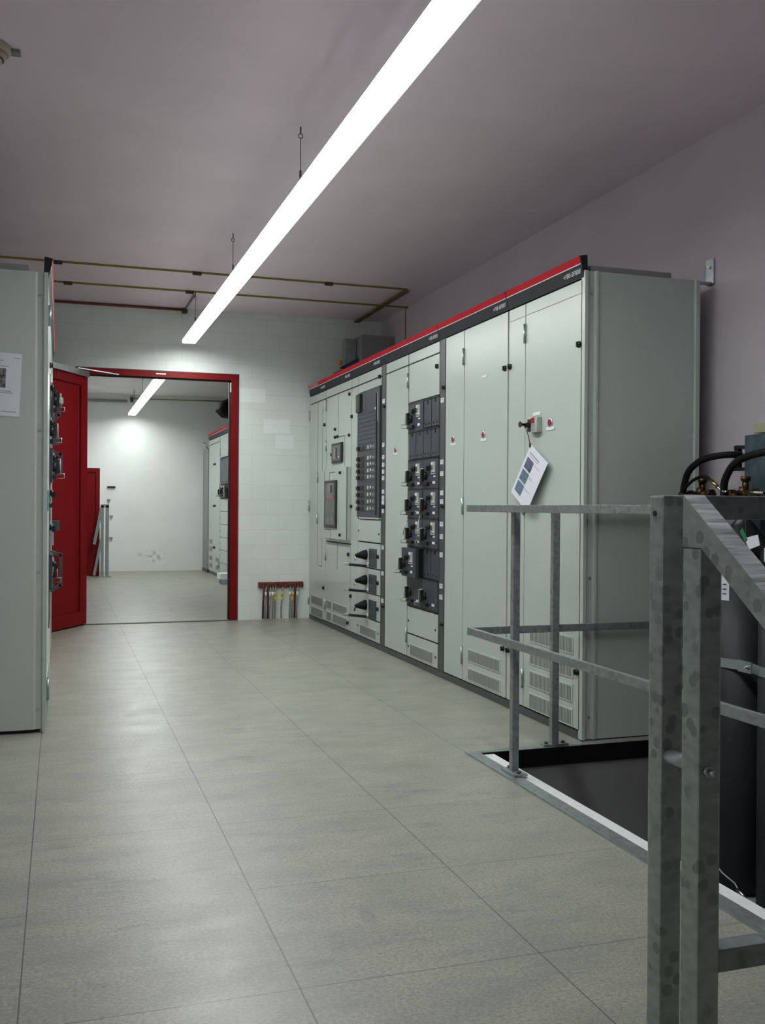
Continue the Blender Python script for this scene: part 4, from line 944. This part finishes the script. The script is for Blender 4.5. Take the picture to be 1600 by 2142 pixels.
# strap with bolt
t = thing('cylinder_strap', (2.70, 3.4, .43), 'zinc-plated strap bolted across the gas cylinders', 'strap')
pts = []
def front(yc, deg): a = math.radians(deg); return (BX + (BR + .002) * math.cos(a), yc + (BR + .002) * math.sin(a))
pl = [front(3.88, 150), front(3.88, 180), front(3.88, 205), front(3.58, 150), front(3.58, 165), front(3.58, 180), front(3.58, 200), (2.735, 3.46), (2.735, 3.40), front(3.28, 152), front(3.28, 165), front(3.28, 180), front(3.28, 205)]
m = MB()
for (a, b) in zip(pl, pl[1:]): m.prism([(a[0], a[1], .412), (b[0], b[1], .412), (b[0] - .003, b[1], .412), (a[0] - .003, a[1], .412)], (0, 0, .040))
m.build('band', ZINC, t)
m = MB(); m.box(2.722, 2.73, 3.388, 3.47, .408, .456); m.build('lap_plate', ZINC, t)
m = MB(); m.tube([(2.722, 3.405, .432), (2.713, 3.405, .432)], .011, 6); m.tube([(2.713, 3.405, .432), (2.703, 3.405, .432)], .006, 8); m.build('bolt', CHROME, t)
t = thing('retaining_wire', (2.69, 3.4, -.45), 'thin bright wire looped across the cylinders near their feet', 'wire')
m = MB(); m.tube([(2.69, 3.70, -.40), (2.69, 3.565, -.435), (2.69, 3.52, -.46), (2.69, 3.435, -.475), (2.685, 3.40, -.495), (2.685, 3.35, -.515), (2.69, 3.30, -.525), (2.69, 3.29, -.55)], .0035, 6)
m.build('strand', ZINC, t)
MB().tube([(2.685, 3.41, -.49), (2.685, 3.36, -.512)], .009, 8).build('ferrule', CHROME, t)
# manifold on the wall
t = thing('manifold_frame', (3.02, 3.6, 1.2), 'steel-blue painted pipe frame on the wall above the gas cylinders', 'pipe frame')
MB().box(2.985, 3.045, 3.66, 3.735, PIT + .01, 1.427, .003).build('upright', PIPEB, t)
MB().box(2.93, 2.985, 3.40, 3.70, 1.10, 1.425, .003).build('cross_box', PIPEB, t)
m = MB(); m.box(2.95, 2.99, 3.66, 3.80, 1.368, 1.382); m.box(2.95, 2.99, 3.66, 3.80, 1.268, 1.282); m.build('clamp_arms', BLK, t)
m = MB(); m.tube([(2.97, 3.795, 1.385), (2.97, 3.795, 1.275)], .018, 10); m.build('pipe_clamp', BRASS, t)
MB().box(2.95, 3.04, 3.45, 3.665, 1.432, 1.475, .003).build('cream_cover', CREAM, t)
def smooth(pts, n=6):
    P_ = [Vector(p) for p in pts]; P_ = [P_[0] * 2 - P_[1]] + P_ + [P_[-1] * 2 - P_[-2]]; out = []
    for i in range(1, len(P_) - 2):
        a, b, c_, d = P_[i - 1:i + 3]
        for k in range(n):
            q = k / n; out.append(.5 * ((2 * b) + (c_ - a) * q + (2 * a - 5 * b + 4 * c_ - d) * q * q + (3 * b - a - 3 * c_ + d) * q ** 3))
    out.append(P_[-2]); return out
t = thing('pressure_hose', (2.83, 3.98, 1.17), 'black hose arching from the far valve up to the wall clamp', 'hose', 'black hoses on the gas cylinders')
MB().tube(smooth([(2.80, 3.975, 1.155), (2.80, 3.962, 1.21), (2.80, 3.925, 1.272), (2.81, 3.84, 1.318), (2.84, 3.74, 1.335), (2.90, 3.70, 1.337), (2.96, 3.79, 1.345)]), .0155, 12).build('hose', BLKM, t)
MB().tube([(2.80, 3.978, 1.145), (2.80, 3.974, 1.168)], .020, 8).build('hose_nut', BRASS, t)
t = thing('pressure_hose', (2.83, 3.68, 1.17), 'black hose arching from the second valve to the right edge', 'hose', 'black hoses on the gas cylinders')
MB().tube(smooth([(2.80, 3.66, 1.09), (2.80, 3.672, 1.16), (2.80, 3.665, 1.22), (2.80, 3.61, 1.285), (2.80, 3.53, 1.315), (2.80, 3.42, 1.330), (2.82, 3.30, 1.335)]), .0165, 12).build('hose', BLKM, t)
MB().tube([(2.80, 3.655, 1.08), (2.80, 3.665, 1.115)], .021, 8).build('hose_nut', BRASS, t)
t = thing('control_hose', (2.80, 3.8, 1.2), 'thin black hose with a brass ferrule linking the two valves', 'hose')
MB().tube(smooth([(2.79, 3.965, 1.175), (2.79, 3.935, 1.195), (2.79, 3.88, 1.225), (2.79, 3.80, 1.240), (2.79, 3.735, 1.212)]), .0075, 10).build('hose', BLKM, t)
MB().tube([(2.79, 3.748, 1.220), (2.79, 3.705, 1.192)], .010, 10).build('ferrule', BRASSN, t)
MB().tube(smooth([(2.79, 3.705, 1.192), (2.79, 3.67, 1.172), (2.79, 3.64, 1.168)]), .006, 8).build('steel_end', CHROME, t)
MB().tube([(2.79, 3.52, 1.166), (2.79, 3.40, 1.160)], .0055, 8).build('steel_line', CHROME, t)
